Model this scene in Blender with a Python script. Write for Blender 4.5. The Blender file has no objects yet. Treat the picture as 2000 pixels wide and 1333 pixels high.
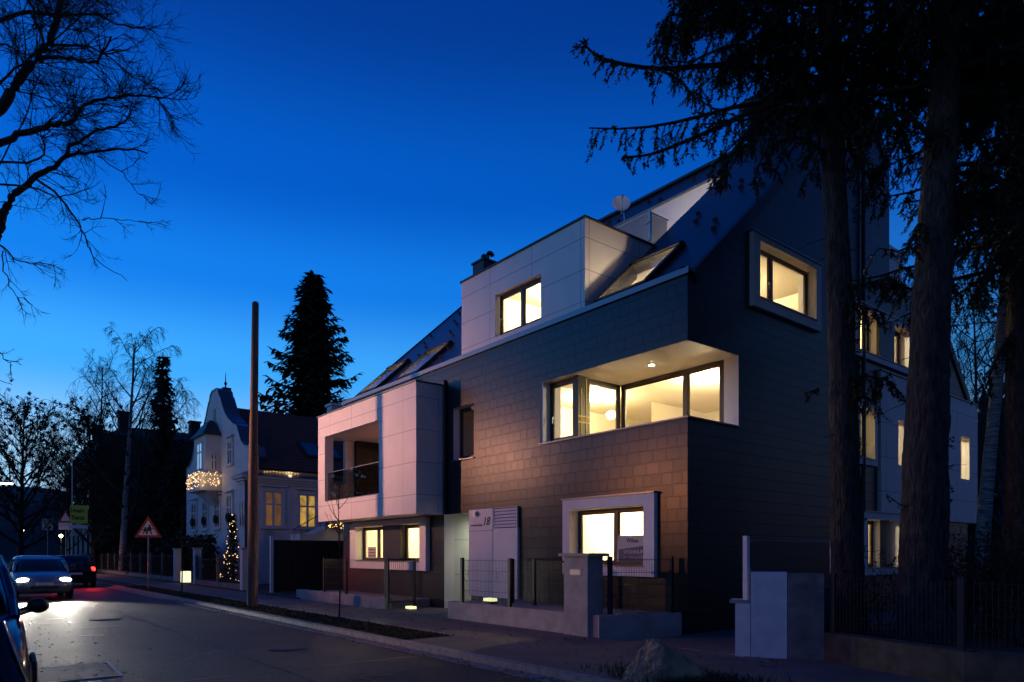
import bpy, bmesh, math, random
from mathutils import Vector, Matrix
R = math.radians
sc = bpy.context.scene
C = sc.collection

# ------------------------------------------------------------------ camera
YAW = 38.77
cam_d = bpy.data.cameras.new("camera"); cam = bpy.data.objects.new("camera", cam_d); C.objects.link(cam)
cam.location = (0, 0, 1.5); cam.rotation_euler = (R(90), 0, R(-YAW))
cam_d.sensor_width = 36; cam_d.lens = 36 * 1357 / 2000; cam_d.shift_y = 416.5 / 2000
cam_d.clip_start = 0.05; cam_d.clip_end = 2000
sc.camera = cam

# ------------------------------------------------------------------ dusk sky
w = bpy.data.worlds.new("World"); sc.world = w; w.use_nodes = True
nt = w.node_tree; nt.nodes.clear()
def wn(t, **k):
    n = nt.nodes.new(t)
    for a, b in k.items(): setattr(n, a, b)
    return n
tc = wn('ShaderNodeTexCoord'); sep = wn('ShaderNodeSeparateXYZ'); nt.links.new(tc.outputs['Generated'], sep.inputs[0])
ramp = wn('ShaderNodeValToRGB'); nt.links.new(sep.outputs['Z'], ramp.inputs[0])
cr = ramp.color_ramp; cr.interpolation = 'EASE'
SKY = [(0.0, (.68, .83, .93)), (.10, (.36, .66, .97)), (.24, (.046, .38, .96)), (.35, (.006, .20, .80)), (.46, (.001, .105, .58)), (.62, (.001, .046, .32)), (1.0, (.001, .025, .16))]
while len(cr.elements) < len(SKY): cr.elements.new(.5)
for e, (p, c) in zip(cr.elements, SKY): e.position = p; e.color = (*c, 1)
# brighter towards where the sun went down (along the street, left)
dot = wn('ShaderNodeVectorMath', operation='DOT_PRODUCT'); nt.links.new(tc.outputs['Generated'], dot.inputs[0])
dot.inputs[1].default_value = Vector((-.30, .95, 0)).normalized()
mr = wn('ShaderNodeMapRange'); nt.links.new(dot.outputs['Value'], mr.inputs[0])
mr.inputs[1].default_value = -.6; mr.inputs[2].default_value = .95; mr.inputs[3].default_value = .42; mr.inputs[4].default_value = 1.05
mul = wn('ShaderNodeVectorMath', operation='SCALE'); nt.links.new(ramp.outputs[0], mul.inputs[0]); nt.links.new(mr.outputs[0], mul.inputs['Scale'])
sky = wn('ShaderNodeTexSky', sky_type='NISHITA'); sky.sun_disc = False; sky.sun_elevation = R(-4); sky.sun_rotation = R(-18); sky.ozone_density = 4
# dull purple city glow low in the sky away from the afterglow
lowr = wn('ShaderNodeMapRange'); nt.links.new(sep.outputs['Z'], lowr.inputs[0]); lowr.inputs[1].default_value = 0; lowr.inputs[2].default_value = .55; lowr.inputs[3].default_value = 1; lowr.inputs[4].default_value = 0
opp = wn('ShaderNodeMapRange'); nt.links.new(dot.outputs['Value'], opp.inputs[0]); opp.inputs[1].default_value = .25; opp.inputs[2].default_value = -.5; opp.inputs[3].default_value = 0; opp.inputs[4].default_value = 1
gl = wn('ShaderNodeMath', operation='MULTIPLY'); nt.links.new(lowr.outputs[0], gl.inputs[0]); nt.links.new(opp.outputs[0], gl.inputs[1])
mixg = wn('ShaderNodeMix', data_type='RGBA'); nt.links.new(gl.outputs[0], mixg.inputs[0]); nt.links.new(mul.outputs[0], mixg.inputs[6]); mixg.inputs[7].default_value = (.060, .052, .115, 1)
bg1 = wn('ShaderNodeBackground'); nt.links.new(sky.outputs[0], bg1.inputs[0]); bg1.inputs[1].default_value = .05
bg2 = wn('ShaderNodeBackground'); nt.links.new(mixg.outputs[2], bg2.inputs[0]); bg2.inputs[1].default_value = 1.08
add = wn('ShaderNodeAddShader'); nt.links.new(bg1.outputs[0], add.inputs[0]); nt.links.new(bg2.outputs[0], add.inputs[1])
wo = wn('ShaderNodeOutputWorld'); nt.links.new(add.outputs[0], wo.inputs[0])

sc.view_settings.view_transform = 'Standard'; sc.view_settings.look = 'None'
sc.view_settings.exposure = 0.0; sc.view_settings.gamma = 1.0
sc.cycles.use_denoising = True
sc.cycles.max_bounces = 6; sc.cycles.diffuse_bounces = 4; sc.cycles.glossy_bounces = 3; sc.cycles.transparent_max_bounces = 12
sc.cycles.sample_clamp_indirect = 4.0

# ------------------------------------------------------------------ helpers
LOC = {}
def origin(o):
    while o.parent: o = o.parent
    return LOC.get(o.name, (0, 0, 0))
def tag(o, label=None, cat=None, group=None, kind=None):
    if label: o['label'] = label
    if cat: o['category'] = cat
    if group: o['group'] = group
    if kind: o['kind'] = kind
    return o
def thing(name, label, cat, loc=(0, 0, 0), rz=0, group=None):
    o = bpy.data.objects.new(name, None); C.objects.link(o)
    o.empty_display_size = .2
    o.location = loc; o.rotation_euler = (0, 0, rz); LOC[o.name] = tuple(loc)
    return tag(o, label, cat, group)
def copy_tree(o, parent=None):
    c = o.copy(); C.objects.link(c); c.parent = parent
    for ch in list(o.children): copy_tree(ch, c)
    return c
class MB:
    def __init__(s): s.v = []; s.f = []; s.m = []
    def face(s, pts, mi=0):
        n = len(s.v); s.v += [tuple(p) for p in pts]; s.f.append(tuple(range(n, n + len(pts)))); s.m.append(mi)
    def mesh(s, vs, fs, mi=0):
        n = len(s.v); s.v += [tuple(p) for p in vs]
        for f in fs: s.f.append(tuple(n + i for i in f)); s.m.append(mi)
    def box(s, x0, x1, y0, y1, z0, z1, mi=0, P=None):
        P = P or (lambda a, b, c: (a, b, c))
        vs = [P(x, y, z) for z in (z0, z1) for y in (y0, y1) for x in (x0, x1)]
        s.mesh(vs, [(0, 2, 3, 1), (4, 5, 7, 6), (0, 1, 5, 4), (2, 6, 7, 3), (0, 4, 6, 2), (1, 3, 7, 5)], mi)
    def tube(s, pts, rad, n=5, mi=0, cap=True):
        pts = [Vector(p) for p in pts]; N = len(pts)
        if not hasattr(rad, '__len__'): rad = [rad] * N
        base = len(s.v); ref = Vector((.31, .17, .93))
        for i, p in enumerate(pts):
            t = pts[min(i + 1, N - 1)] - pts[max(i - 1, 0)]
            if t.length < 1e-9: t = Vector((0, 0, 1))
            t.normalize()
            a = t.cross(ref)
            if a.length < .2: a = t.cross(Vector((1, 0, 0)))
            a.normalize(); b = t.cross(a)
            for k in range(n):
                q = 2 * math.pi * k / n
                s.v.append(tuple(p + (a * math.cos(q) + b * math.sin(q)) * rad[i]))
        for i in range(N - 1):
            for k in range(n):
                k2 = (k + 1) % n
                s.f.append((base + i * n + k, base + i * n + k2, base + (i + 1) * n + k2, base + (i + 1) * n + k)); s.m.append(mi)
        if cap:
            s.f.append(tuple(base + k for k in range(n))); s.m.append(mi)
            s.f.append(tuple(base + (N - 1) * n + k for k in range(n))); s.m.append(mi)
    def cyl(s, a, b, r, n=16, mi=0, r2=None): s.tube([a, b], [r, r if r2 is None else r2], n, mi)
    def ball(s, c, r, n=10, m=6, mi=0, sc3=(1, 1, 1)):
        c = Vector(c); base = len(s.v)
        for i in range(m + 1):
            th = math.pi * i / m
            for k in range(n):
                ph = 2 * math.pi * k / n
                s.v.append((c.x + r * sc3[0] * math.sin(th) * math.cos(ph), c.y + r * sc3[1] * math.sin(th) * math.sin(ph), c.z + r * sc3[2] * math.cos(th)))
        for i in range(m):
            for k in range(n):
                k2 = (k + 1) % n
                s.f.append((base + i * n + k, base + i * n + k2, base + (i + 1) * n + k2, base + (i + 1) * n + k)); s.m.append(mi)
    def loft(s, rings, mi=0, caps=True):
        n = len(rings[0]); base = len(s.v)
        for r in rings: s.v += [tuple(p) for p in r]
        for i in range(len(rings) - 1):
            for k in range(n):
                k2 = (k + 1) % n
                s.f.append((base + i * n + k, base + i * n + k2, base + (i + 1) * n + k2, base + (i + 1) * n + k)); s.m.append(mi)
        if caps:
            s.f.append(tuple(base + k for k in range(n))); s.m.append(mi)
            s.f.append(tuple(base + (len(rings) - 1) * n + k for k in range(n))); s.m.append(mi)
    def prism(s, poly, P, d0, d1, mi=0):
        a = [P(u, d0, z) for u, z in poly]; b = [P(u, d1, z) for u, z in poly]; n = len(poly)
        s.mesh(a + b, [tuple(range(n)), tuple(range(2 * n - 1, n - 1, -1))] + [(i, (i + 1) % n, n + (i + 1) % n, n + i) for i in range(n)], mi)
    def build(s, name, mats, parent=None, smooth=False, label=None, cat=None, group=None, kind=None):
        me = bpy.data.meshes.new(name)
        ox, oy, oz = origin(parent) if parent else (0, 0, 0)
        me.from_pydata([(x - ox, y - oy, z - oz) for x, y, z in s.v], [], s.f)
        if not isinstance(mats, (list, tuple)): mats = [mats]
        for m in mats: me.materials.append(m)
        if len(mats) > 1: me.polygons.foreach_set('material_index', s.m)
        if smooth: me.polygons.foreach_set('use_smooth', [True] * len(s.f))
        me.update()
        o = bpy.data.objects.new(name, me); C.objects.link(o); o.parent = parent
        return tag(o, label, cat, group, kind)
def PX(c): return lambda u, d, z: (c + d, u, z)      # wall facing -X, u runs along Y, d goes inwards
def PY(c): return lambda u, d, z: (u, c + d, z)      # wall facing -Y, u runs along X
def clip(poly, a, b, c):                             # keep a*u+b*v<=c
    out = []
    for i in range(len(poly)):
        p, q = poly[i], poly[(i + 1) % len(poly)]
        fp, fq = a * p[0] + b * p[1] - c, a * q[0] + b * q[1] - c
        if fp <= 0: out.append(p)
        if fp * fq < 0:
            t = fp / (fp - fq); out.append((p[0] + t * (q[0] - p[0]), p[1] + t * (q[1] - p[1])))
    return out
def wall(mb, P, u0, u1, v0, v1, holes, th, clips=(), mf=0, mb_=1, mr=2, ends=True):
    us = sorted({u0, u1} | {max(u0, min(u1, x)) for h in holes for x in h[:2]})
    vs = sorted({v0, v1} | {max(v0, min(v1, x)) for h in holes for x in h[2:4]})
    for i in range(len(us) - 1):
        for j in range(len(vs) - 1):
            a, b, c, d = us[i], us[i + 1], vs[j], vs[j + 1]
            mu, mv = (a + b) / 2, (c + d) / 2
            if any(h[0] < mu < h[1] and h[2] < mv < h[3] for h in holes): continue
            poly = [(a, c), (b, c), (b, d), (a, d)]
            for cl in clips:
                poly = clip(poly, *cl)
                if len(poly) < 3: break
            if len(poly) < 3: continue
            mb.face([P(u, 0, v) for u, v in poly], mf)
            mb.face([P(u, th, v) for u, v in reversed(poly)], mb_)
    for h in holes:
        a, b, c, d = max(u0, h[0]), min(u1, h[1]), max(v0, h[2]), min(v1, h[3])
        if h[2] > v0: mb.face([P(a, 0, c), P(b, 0, c), P(b, th, c), P(a, th, c)], mr)
        if h[3] < v1: mb.face([P(a, 0, d), P(a, th, d), P(b, th, d), P(b, 0, d)], mr)
        if h[0] > u0: mb.face([P(a, 0, c), P(a, th, c), P(a, th, d), P(a, 0, d)], mr)
        if h[1] < u1: mb.face([P(b, 0, c), P(b, 0, d), P(b, th, d), P(b, th, c)], mr)

# ------------------------------------------------------------------ materials
def mat(name, col, rough=.7, metal=0, var=0, scale=8, bump=0, bscale=None, spec=.5, coords='Object', detail=6, col2=None, stretch=None):
    m = bpy.data.materials.new(name); m.use_nodes = True
    n = m.node_tree.nodes; l = m.node_tree.links; b = n['Principled BSDF']
    b.inputs['Base Color'].default_value = (*col, 1); b.inputs['Roughness'].default_value = rough; b.inputs['Metallic'].default_value = metal
    b.inputs['Specular IOR Level'].default_value = spec
    if var or bump:
        t = n.new('ShaderNodeTexCoord'); vec = t.outputs[coords]
        if stretch:
            mp = n.new('ShaderNodeMapping'); mp.inputs['Scale'].default_value = stretch; l.new(vec, mp.inputs[0]); vec = mp.outputs[0]
        nz = n.new('ShaderNodeTexNoise'); nz.inputs['Scale'].default_value = scale; nz.inputs['Detail'].default_value = detail; l.new(vec, nz.inputs[0])
        if var:
            mx = n.new('ShaderNodeMix'); mx.data_type = 'RGBA'
            c2 = col2 or tuple(min(1, c * (1 + var)) for c in col)
            mx.inputs[6].default_value = (*[c * (1 - var) for c in col], 1) if not col2 else (*col, 1); mx.inputs[7].default_value = (*c2, 1)
            rr = n.new('ShaderNodeMapRange'); rr.inputs[1].default_value = .3; rr.inputs[2].default_value = .7; l.new(nz.outputs[0], rr.inputs[0])
            l.new(rr.outputs[0], mx.inputs[0]); l.new(mx.outputs[2], b.inputs['Base Color'])
        if bump:
            nb = nz
            if bscale:
                nb = n.new('ShaderNodeTexNoise'); nb.inputs['Scale'].default_value = bscale; nb.inputs['Detail'].default_value = 8; l.new(vec, nb.inputs[0])
            bp = n.new('ShaderNodeBump'); bp.inputs['Strength'].default_value = bump; bp.inputs['Distance'].default_value = .02
            l.new(nb.outputs[0], bp.inputs['Height']); l.new(bp.outputs[0], b.inputs['Normal'])
    return m
def emit(name, col, s):
    m = bpy.data.materials.new(name); m.use_nodes = True; b = m.node_tree.nodes['Principled BSDF']
    b.inputs['Base Color'].default_value = (*col, 1); b.inputs['Emission Color'].default_value = (*col, 1); b.inputs['Emission Strength'].default_value = s
    return m
def glass(name, tint=(.97, .98, 1), rough=.0, base=.03):
    m = bpy.data.materials.new(name); m.use_nodes = True
    n = m.node_tree.nodes; l = m.node_tree.links; n.clear()
    o = n.new('ShaderNodeOutputMaterial'); tr = n.new('ShaderNodeBsdfTransparent'); tr.inputs[0].default_value = (*tint, 1)
    g = n.new('ShaderNodeBsdfGlossy'); g.inputs['Roughness'].default_value = rough
    lw = n.new('ShaderNodeLayerWeight'); lw.inputs[0].default_value = .5     # Schlick: the pane reflects more the flatter one looks along it
    fr = n.new('ShaderNodeMath'); fr.operation = 'POWER'; fr.inputs[1].default_value = 5; l.new(lw.outputs['Facing'], fr.inputs[0])
    ma = n.new('ShaderNodeMath'); ma.operation = 'MULTIPLY_ADD'; ma.inputs[1].default_value = .9; ma.inputs[2].default_value = .045 + base
    l.new(fr.outputs[0], ma.inputs[0])
    mx = n.new('ShaderNodeMixShader'); l.new(ma.outputs[0], mx.inputs[0]); l.new(tr.outputs[0], mx.inputs[1]); l.new(g.outputs[0], mx.inputs[2]); l.new(mx.outputs[0], o.inputs[0])
    return m
def tiles(name, c1, c2, tw, th, rough, roof=False, spec=.5, mortar=.012, bump=.6, ior=1.5):
    m = bpy.data.materials.new(name); m.use_nodes = True
    n = m.node_tree.nodes; l = m.node_tree.links; b = n['Principled BSDF']
    t = n.new('ShaderNodeTexCoord'); s = n.new('ShaderNodeSeparateXYZ'); l.new(t.outputs['Object'], s.inputs[0])
    cb = n.new('ShaderNodeCombineXYZ')
    if roof: l.new(s.outputs['Y'], cb.inputs[0]); 
    else:
        ad = n.new('ShaderNodeMath'); ad.operation = 'SUBTRACT'; l.new(s.outputs['Y'], ad.inputs[0]); l.new(s.outputs['X'], ad.inputs[1]); l.new(ad.outputs[0], cb.inputs[0])
    l.new(s.outputs['Z'], cb.inputs[1])
    br = n.new('ShaderNodeTexBrick'); l.new(cb.outputs[0], br.inputs[0])
    br.offset = .5; br.offset_frequency = 2; br.squash = .72; br.squash_frequency = 3
    br.inputs['Color1'].default_value = (0, 0, 0, 1); br.inputs['Color2'].default_value = (1, 1, 1, 1); br.inputs['Mortar'].default_value = (.5, .5, .5, 1)
    br.inputs['Scale'].default_value = 1; br.inputs['Mortar Size'].default_value = mortar; br.inputs['Mortar Smooth'].default_value = .2
    br.inputs['Brick Width'].default_value = tw; br.inputs['Row Height'].default_value = th
    nz = n.new('ShaderNodeTexNoise'); nz.inputs['Scale'].default_value = 1.2; nz.inputs['Detail'].default_value = 6; l.new(t.outputs['Object'], nz.inputs[0])
    av = n.new('ShaderNodeMath'); av.operation = 'MULTIPLY_ADD'; av.inputs[1].default_value = .35; l.new(br.outputs['Color'], av.inputs[0])
    hf = n.new('ShaderNodeMath'); hf.operation = 'MULTIPLY'; hf.inputs[1].default_value = .6; l.new(nz.outputs[0], hf.inputs[0]); l.new(hf.outputs[0], av.inputs[2])
    mx = n.new('ShaderNodeMix'); mx.data_type = 'RGBA'; mx.inputs[6].default_value = (*c1, 1); mx.inputs[7].default_value = (*c2, 1); l.new(av.outputs[0], mx.inputs[0])
    mm = n.new('ShaderNodeMix'); mm.data_type = 'RGBA'; mm.inputs[7].default_value = (*[c * .25 for c in c1], 1); l.new(br.outputs['Fac'], mm.inputs[0]); l.new(mx.outputs[2], mm.inputs[6])
    l.new(mm.outputs[2], b.inputs['Base Color'])
    rr = n.new('ShaderNodeMapRange'); rr.inputs[3].default_value = rough - .04; rr.inputs[4].default_value = rough + .05; l.new(av.outputs[0], rr.inputs[0]); l.new(rr.outputs[0], b.inputs['Roughness'])
    b.inputs['Specular IOR Level'].default_value = spec; b.inputs['IOR'].default_value = ior
    # each tile leans out a little at its lower edge
    fr = n.new('ShaderNodeMath'); fr.operation = 'DIVIDE'; fr.inputs[1].default_value = th; l.new(s.outputs['Z'], fr.inputs[0])
    f2 = n.new('ShaderNodeMath'); f2.operation = 'FRACT'; l.new(fr.outputs[0], f2.inputs[0])
    h = n.new('ShaderNodeMath'); h.operation = 'MULTIPLY_ADD'; h.inputs[1].default_value = -.5; l.new(f2.outputs[0], h.inputs[0])
    h2 = n.new('ShaderNodeMath'); h2.operation = 'MULTIPLY_ADD'; h2.inputs[1].default_value = -1.2; h2.inputs[2].default_value = 1; l.new(br.outputs['Fac'], h2.inputs[0]); l.new(h2.outputs[0], h.inputs[2])
    h3 = n.new('ShaderNodeMath'); h3.operation = 'MULTIPLY_ADD'; h3.inputs[1].default_value = .16; l.new(br.outputs['Color'], h3.inputs[0]); l.new(h.outputs[0], h3.inputs[2])
    bp = n.new('ShaderNodeBump'); bp.inputs['Strength'].default_value = bump; bp.inputs['Distance'].default_value = .012
    l.new(h3.outputs[0], bp.inputs['Height']); l.new(bp.outputs[0], b.inputs['Normal'])
    return m
def panels(name, col, du, dv, u_off=0, v_off=0, rough=.45):
    """white facade board with fine open joints on a grid"""
    m = mat(name, col, rough, var=.05, scale=2.0)
    n = m.node_tree.nodes; l = m.node_tree.links; b = n['Principled BSDF']
    src = b.inputs['Base Color'].links[0].from_socket
    t = n.new('ShaderNodeTexCoord'); s = n.new('ShaderNodeSeparateXYZ'); l.new(t.outputs['Object'], s.inputs[0])
    ad = n.new('ShaderNodeMath'); ad.operation = 'ADD'; l.new(s.outputs['Y'], ad.inputs[0]); l.new(s.outputs['X'], ad.inputs[1])
    outs = []
    for sock, d, off in ((ad.outputs[0], du, u_off), (s.outputs['Z'], dv, v_off)):
        a = n.new('ShaderNodeMath'); a.operation = 'ADD'; a.inputs[1].default_value = off + 50 * d; l.new(sock, a.inputs[0])
        q = n.new('ShaderNodeMath'); q.operation = 'PINGPONG'; q.inputs[1].default_value = d / 2; l.new(a.outputs[0], q.inputs[0])
        c = n.new('ShaderNodeMath'); c.operation = 'LESS_THAN'; c.inputs[1].default_value = .0065; l.new(q.outputs[0], c.inputs[0]); outs.append(c.outputs[0])
    mxm = n.new('ShaderNodeMath'); mxm.operation = 'MAXIMUM'; l.new(outs[0], mxm.inputs[0]); l.new(outs[1], mxm.inputs[1])
    mx = n.new('ShaderNodeMix'); mx.data_type = 'RGBA'; mx.inputs[7].default_value = (.20, .18, .18, 1); l.new(mxm.outputs[0], mx.inputs[0]); l.new(src, mx.inputs[6]); l.new(mx.outputs[2], b.inputs['Base Color'])
    return m
M = dict(
    slate=tiles('slate_cladding', (.007, .0075, .011), (.012, .012, .016), .33, .235, .32, ior=1.52),
    roof=tiles('slate_roof', (.014, .016, .020), (.030, .034, .040), .40, .13, .36, roof=True, ior=1.7, bump=1.0),
    board=panels('white_facade_board', (.74, .72, .72), 1.60, .88, 0, .40),
    board2=panels('white_dormer_board', (.74, .72, .72), 1.66, .70, .2, .66),
    white=mat('white_paint', (.76, .74, .74), .5, var=.04, scale=3),
    cream=mat('cream_plaster', (.86, .80, .66), .8, var=.03, scale=2),
    soffit=mat('cream_soffit_board', (.80, .76, .68), .6, var=.04, scale=2),
    room=mat('room_paint', (.86, .80, .62), .9, var=.02),
    floor=mat('oak_floor', (.30, .18, .09), .4, var=.3, scale=6),
    frame=mat('dark_brown_window_frame', (.045, .032, .026), .4),
    dark=mat('anthracite_metal', (.03, .032, .036), .45, metal=.3),
    coping=mat('grey_metal_coping', (.22, .23, .25), .35, metal=.7),
    metal=mat('galvanised_steel', (.42, .43, .44), .4, metal=.8),
    pane=glass('window_glass', base=.0), rail=glass('balcony_glass', (.34, .35, .36), base=.0),
    concrete=mat('concrete', (.36, .34, .33), .85, var=.22, scale=3, bump=.3, bscale=40),
    concrete2=mat('rough_concrete', (.20, .18, .165), .9, var=.35, scale=5, bump=.6, bscale=60),
    plaster=mat('pier_plaster', (.78, .74, .74), .8, var=.10, scale=4, bump=.2, bscale=30),
    nplaster=mat('old_white_plaster', (.62, .61, .62), .85, var=.08, scale=2),
    nroof=tiles('brown_roof_tiles', (.16, .045, .024), (.25, .075, .038), .24, .20, .7, roof=False, spec=.2),
    wood=mat('dark_timber', (.045, .028, .020), .8, var=.4, scale=3, stretch=(6, 6, .5)),
    polewood=mat('wooden_pole', (.16, .105, .065), .85, var=.3, scale=5, bump=.3, stretch=(8, 8, .6)),
    bark=mat('spruce_bark', (.048, .037, .030), .95, var=.75, scale=11, bump=1.0, bscale=17, stretch=(1.6, 1.6, .42), detail=10),
    twig=mat('dark_twig', (.030, .024, .020), .9),
    needle=mat('spruce_needles', (.012, .020, .010), .8, var=.5, scale=3),
    farneedle=mat('far_spruce_needles', (.018, .030, .016), .8, var=.5, scale=1.5),
    birch=mat('birch_bark', (.52, .49, .46), .8, var=.3, scale=6, stretch=(.6, .6, 6), col2=(.05, .045, .04)),
    asphalt=mat('asphalt', (.023, .0195, .018), .62, var=.55, scale=.8, bump=1.0, bscale=75, spec=.5, detail=12),
    patch=mat('repaired_asphalt', (.085, .077, .070), .7, var=.3, scale=4, bump=.5, bscale=90),
    pave=mat('pavement_asphalt', (.125, .108, .105), .75, var=.22, scale=1.6, bump=.35, bscale=70),
    kerb=mat('granite_kerb', (.26, .245, .235), .75, var=.3, scale=8, bump=.3, bscale=60),
    line=mat('road_paint', (.55, .53, .50), .7, var=.25, scale=14),
    soil=mat('dark_soil', (.030, .024, .018), .95, var=.4, scale=4, bump=.6),
    grassm=mat('winter_grass', (.045, .050, .018), .9, var=.5, scale=3),
    gravel=mat('gravel', (.30, .28, .26), .9, var=.5, scale=22, bump=1, bscale=55),
    rock=mat('warm_tinted_stone', (.40, .25, .13), .9, var=.45, scale=5, bump=.9, bscale=22),  # the brown takes in the warm light of passing cars
    lowwall=mat('low_wall_concrete', (.060, .056, .046), .95, var=.5, scale=4, bump=.6, bscale=50),  # darker mottled concrete for the low wall
    tar=mat('tar_seam', (.008, .008, .008), .35), leaf=mat('dead_leaves', (.10, .055, .022), .9, var=.5, scale=9), metal2=mat('cast_iron', (.05, .047, .045), .5, metal=.6, var=.4, scale=20, bump=.5),
    black=mat('black_plastic', (.012, .012, .013), .4),
    redpaint=mat('sign_red', (.42, .012, .018), .5), signwhite=mat('sign_white', (.75, .73, .70), .5), ink=mat('black_ink', (.008, .008, .010), .6),
    yellow=mat('sign_yellow', (.72, .66, .05), .5), tape=mat('yellow_tape', (.78, .55, .03), .5),
    navy=mat('poster_navy', (.015, .03, .10), .5), grey=mat('poster_grey', (.50, .46, .44), .6),
)
for nm in ('bark',):                               # deep vertical furrows
    for nd in M[nm].node_tree.nodes:
        if nd.type == 'BUMP': nd.inputs['Distance'].default_value = .07
WARM = (1, .80, .46)
nn_ = M['asphalt'].node_tree; nd_, lk_ = nn_.nodes, nn_.links
vo_ = nd_.new('ShaderNodeTexVoronoi'); vo_.inputs['Scale'].default_value = 42; tc_ = nd_.new('ShaderNodeTexCoord'); lk_.new(tc_.outputs['Object'], vo_.inputs[0])
st_ = nd_.new('ShaderNodeSeparateColor'); lk_.new(vo_.outputs['Color'], st_.inputs[0])
rg_ = nd_.new('ShaderNodeMapRange'); rg_.inputs[1].default_value = .55; rg_.inputs[2].default_value = 1; rg_.inputs[3].default_value = .65; rg_.inputs[4].default_value = 3.4; lk_.new(st_.outputs[0], rg_.inputs[0])
bs_ = nd_['Principled BSDF']; sk_ = bs_.inputs['Base Color'].links[0].from_socket
vm_ = nd_.new('ShaderNodeVectorMath'); vm_.operation = 'SCALE'; lk_.new(sk_, vm_.inputs[0]); lk_.new(rg_.outputs[0], vm_.inputs['Scale']); lk_.new(vm_.outputs[0], bs_.inputs['Base Color'])
E_ = dict(lamp=emit('lit_lamp_glass', (1, .90, .66), 12), spot=emit('spotlight_glass', (1, .93, .72), 60), street=emit('street_lamp_tube', (1, .86, .62), 14),
          bulb=emit('fairy_light_bulb', (1, .60, .22), 3.2), yglow=emit('garden_lamp_glass', (1, .82, .35), 14), marker=emit('ground_lamp_glass', (.95, .92, .5), 1.1),
          head=emit('headlight_on', (1, .96, .88), 30), tail=emit('tail_light_on', (1, .02, .015), 7), bollard=emit('lit_cube_glass', (1, .86, .55), 1.3))
def light(name, loc, power, col=WARM, r=.12, parent=None, kind='POINT', aim=None, size=90, blend=1, sx=None):
    d = bpy.data.lights.new(name, kind); d.energy = power; d.color = col
    if kind != 'AREA': d.shadow_soft_size = r
    else: d.size = r
    o = bpy.data.objects.new(name, d); C.objects.link(o)
    p = Vector(loc)
    if parent: p = p - Vector(origin(parent)); o.parent = parent
    o.location = p
    if aim: o.rotation_euler = (Vector(aim) - Vector(loc)).to_track_quat('-Z', 'Y').to_euler()
    if kind == 'SPOT': d.spot_size = R(size); d.spot_blend = blend
    return o
def text(s, size, P_origin, ex, ez, m, parent, name='lettering', d=.004, bold=0, shear=0, align='LEFT', squeeze=1):
    cu = bpy.data.curves.new(name, 'FONT'); cu.body = s; cu.size = size; cu.extrude = d / 2; cu.offset = bold; cu.shear = shear; cu.align_x = align; cu.resolution_u = 3
    o = bpy.data.objects.new(name, cu); C.objects.link(o)
    dg = bpy.context.evaluated_depsgraph_get(); me = bpy.data.meshes.new_from_object(o.evaluated_get(dg)); bpy.data.objects.remove(o)
    ex = Vector(ex).normalized(); ez = Vector(ez).normalized(); nn = ex.cross(ez); O = Vector(P_origin) - Vector(origin(parent))
    for v in me.vertices: v.co = O + ex * v.co.x * squeeze + ez * v.co.y + nn * v.co.z
    me.materials.clear(); me.materials.append(m)
    o = bpy.data.objects.new(name, me); C.objects.link(o); o.parent = parent
    return o
cs, sn = math.cos(R(YAW)), math.sin(R(YAW))
def at(x, y, t):                                   # photo pixel (2000 wide) at depth t -> world point
    a = (x - 1000) / 1357; b = (1083 - y) / 1357
    return Vector((t * (sn + cs * a), t * (cs - sn * a), 1.5 + t * b))

# ------------------------------------------------------------------ ground, street
def struct(name, mb, m): return mb.build(name, m, kind='structure')
g = MB(); g.box(-500, 600, -120, 900, -.6, -.135); struct('ground', g, M['soil'])
g = MB(); g.face([(-1.45, -20, -.1), (6.0, -20, -.1), (6.0, 60, -.1), (-1.45, 60, -.1)])
cx = 0
prev = ((-1.45, 60), (6.0, 60))
for i in range(1, 13):                             # beyond the houses the street swings left
    an = R(3.2 * i); c = Vector((2.3, 60, 0)); 
    y = 60 + i * 9; x = 2.3 - (i * 9) ** 2 * .0032
    nx = ((x - 3.7, y), (x + 3.7, y))
    g.face([(*prev[0], -.1), (*prev[1], -.1), (*nx[1], -.1), (*nx[0], -.1)]); prev = nx
struct('road', g, M['asphalt'])
g = MB(); g.box(6.0, 6.16, -20, 60, -.13, .0)
g.box(-1.6, -1.45, -20, 60, -.13, .0); struct('kerb', g, M['kerb'])
g = MB(); g.box(7.15, 9.0, -20, 60, -.12, .004); g.box(9.0, 9.74, 2.9, 5.6, -.12, .003); g.box(6.16, 7.15, -20, 10.6, -.12, .002); struct('pavement', g, M['pave'])
g = MB(); g.box(-9, -1.6, -20, 60, -.12, .002); struct('opposite_pavement', g, M['pave'])
g = MB(); g.box(7.08, 7.15, 10.6, 60, -.1, .03); struct('verge_edging', g, M['kerb'])
g = MB(); g.box(6.16, 7.08, 10.6, 60, -.12, .006); struct('verge', g, M['soil'])
g = MB(); g.box(9.75, 60, -20, 5.6, -.12, .25); g.box(8.98, 9.749, -20, 3.0, -.12, .25); g.box(24.7, 60, 5.6, 70, -.12, .06); struct('garden', g, M['soil'])
g = MB(); g.box(9.0, 24.7, 5.6, 8.0, -.12, .012); struct('driveway', g, M['pave'])
g = MB(); g.box(9.0, 10.6, 13.6, 17.0, -.12, .010); struct('entrance_path', g, M['pave'])
g = MB(); g.box(9.0, 24, 22.9, 110, -.12, .03); struct('neighbour_garden', g, M['soil'])
g = MB()
for y0, y1, x0, x1 in ((10.35, 11.75, .85, 1.70),):
    g.face([(x0, y0, -.094), (x1, y0, -.094), (x1 + .04, y1, -.094), (x0 - .05, y1, -.094)])
struct('road_patch', g, M['patch'])
g = MB()
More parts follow.
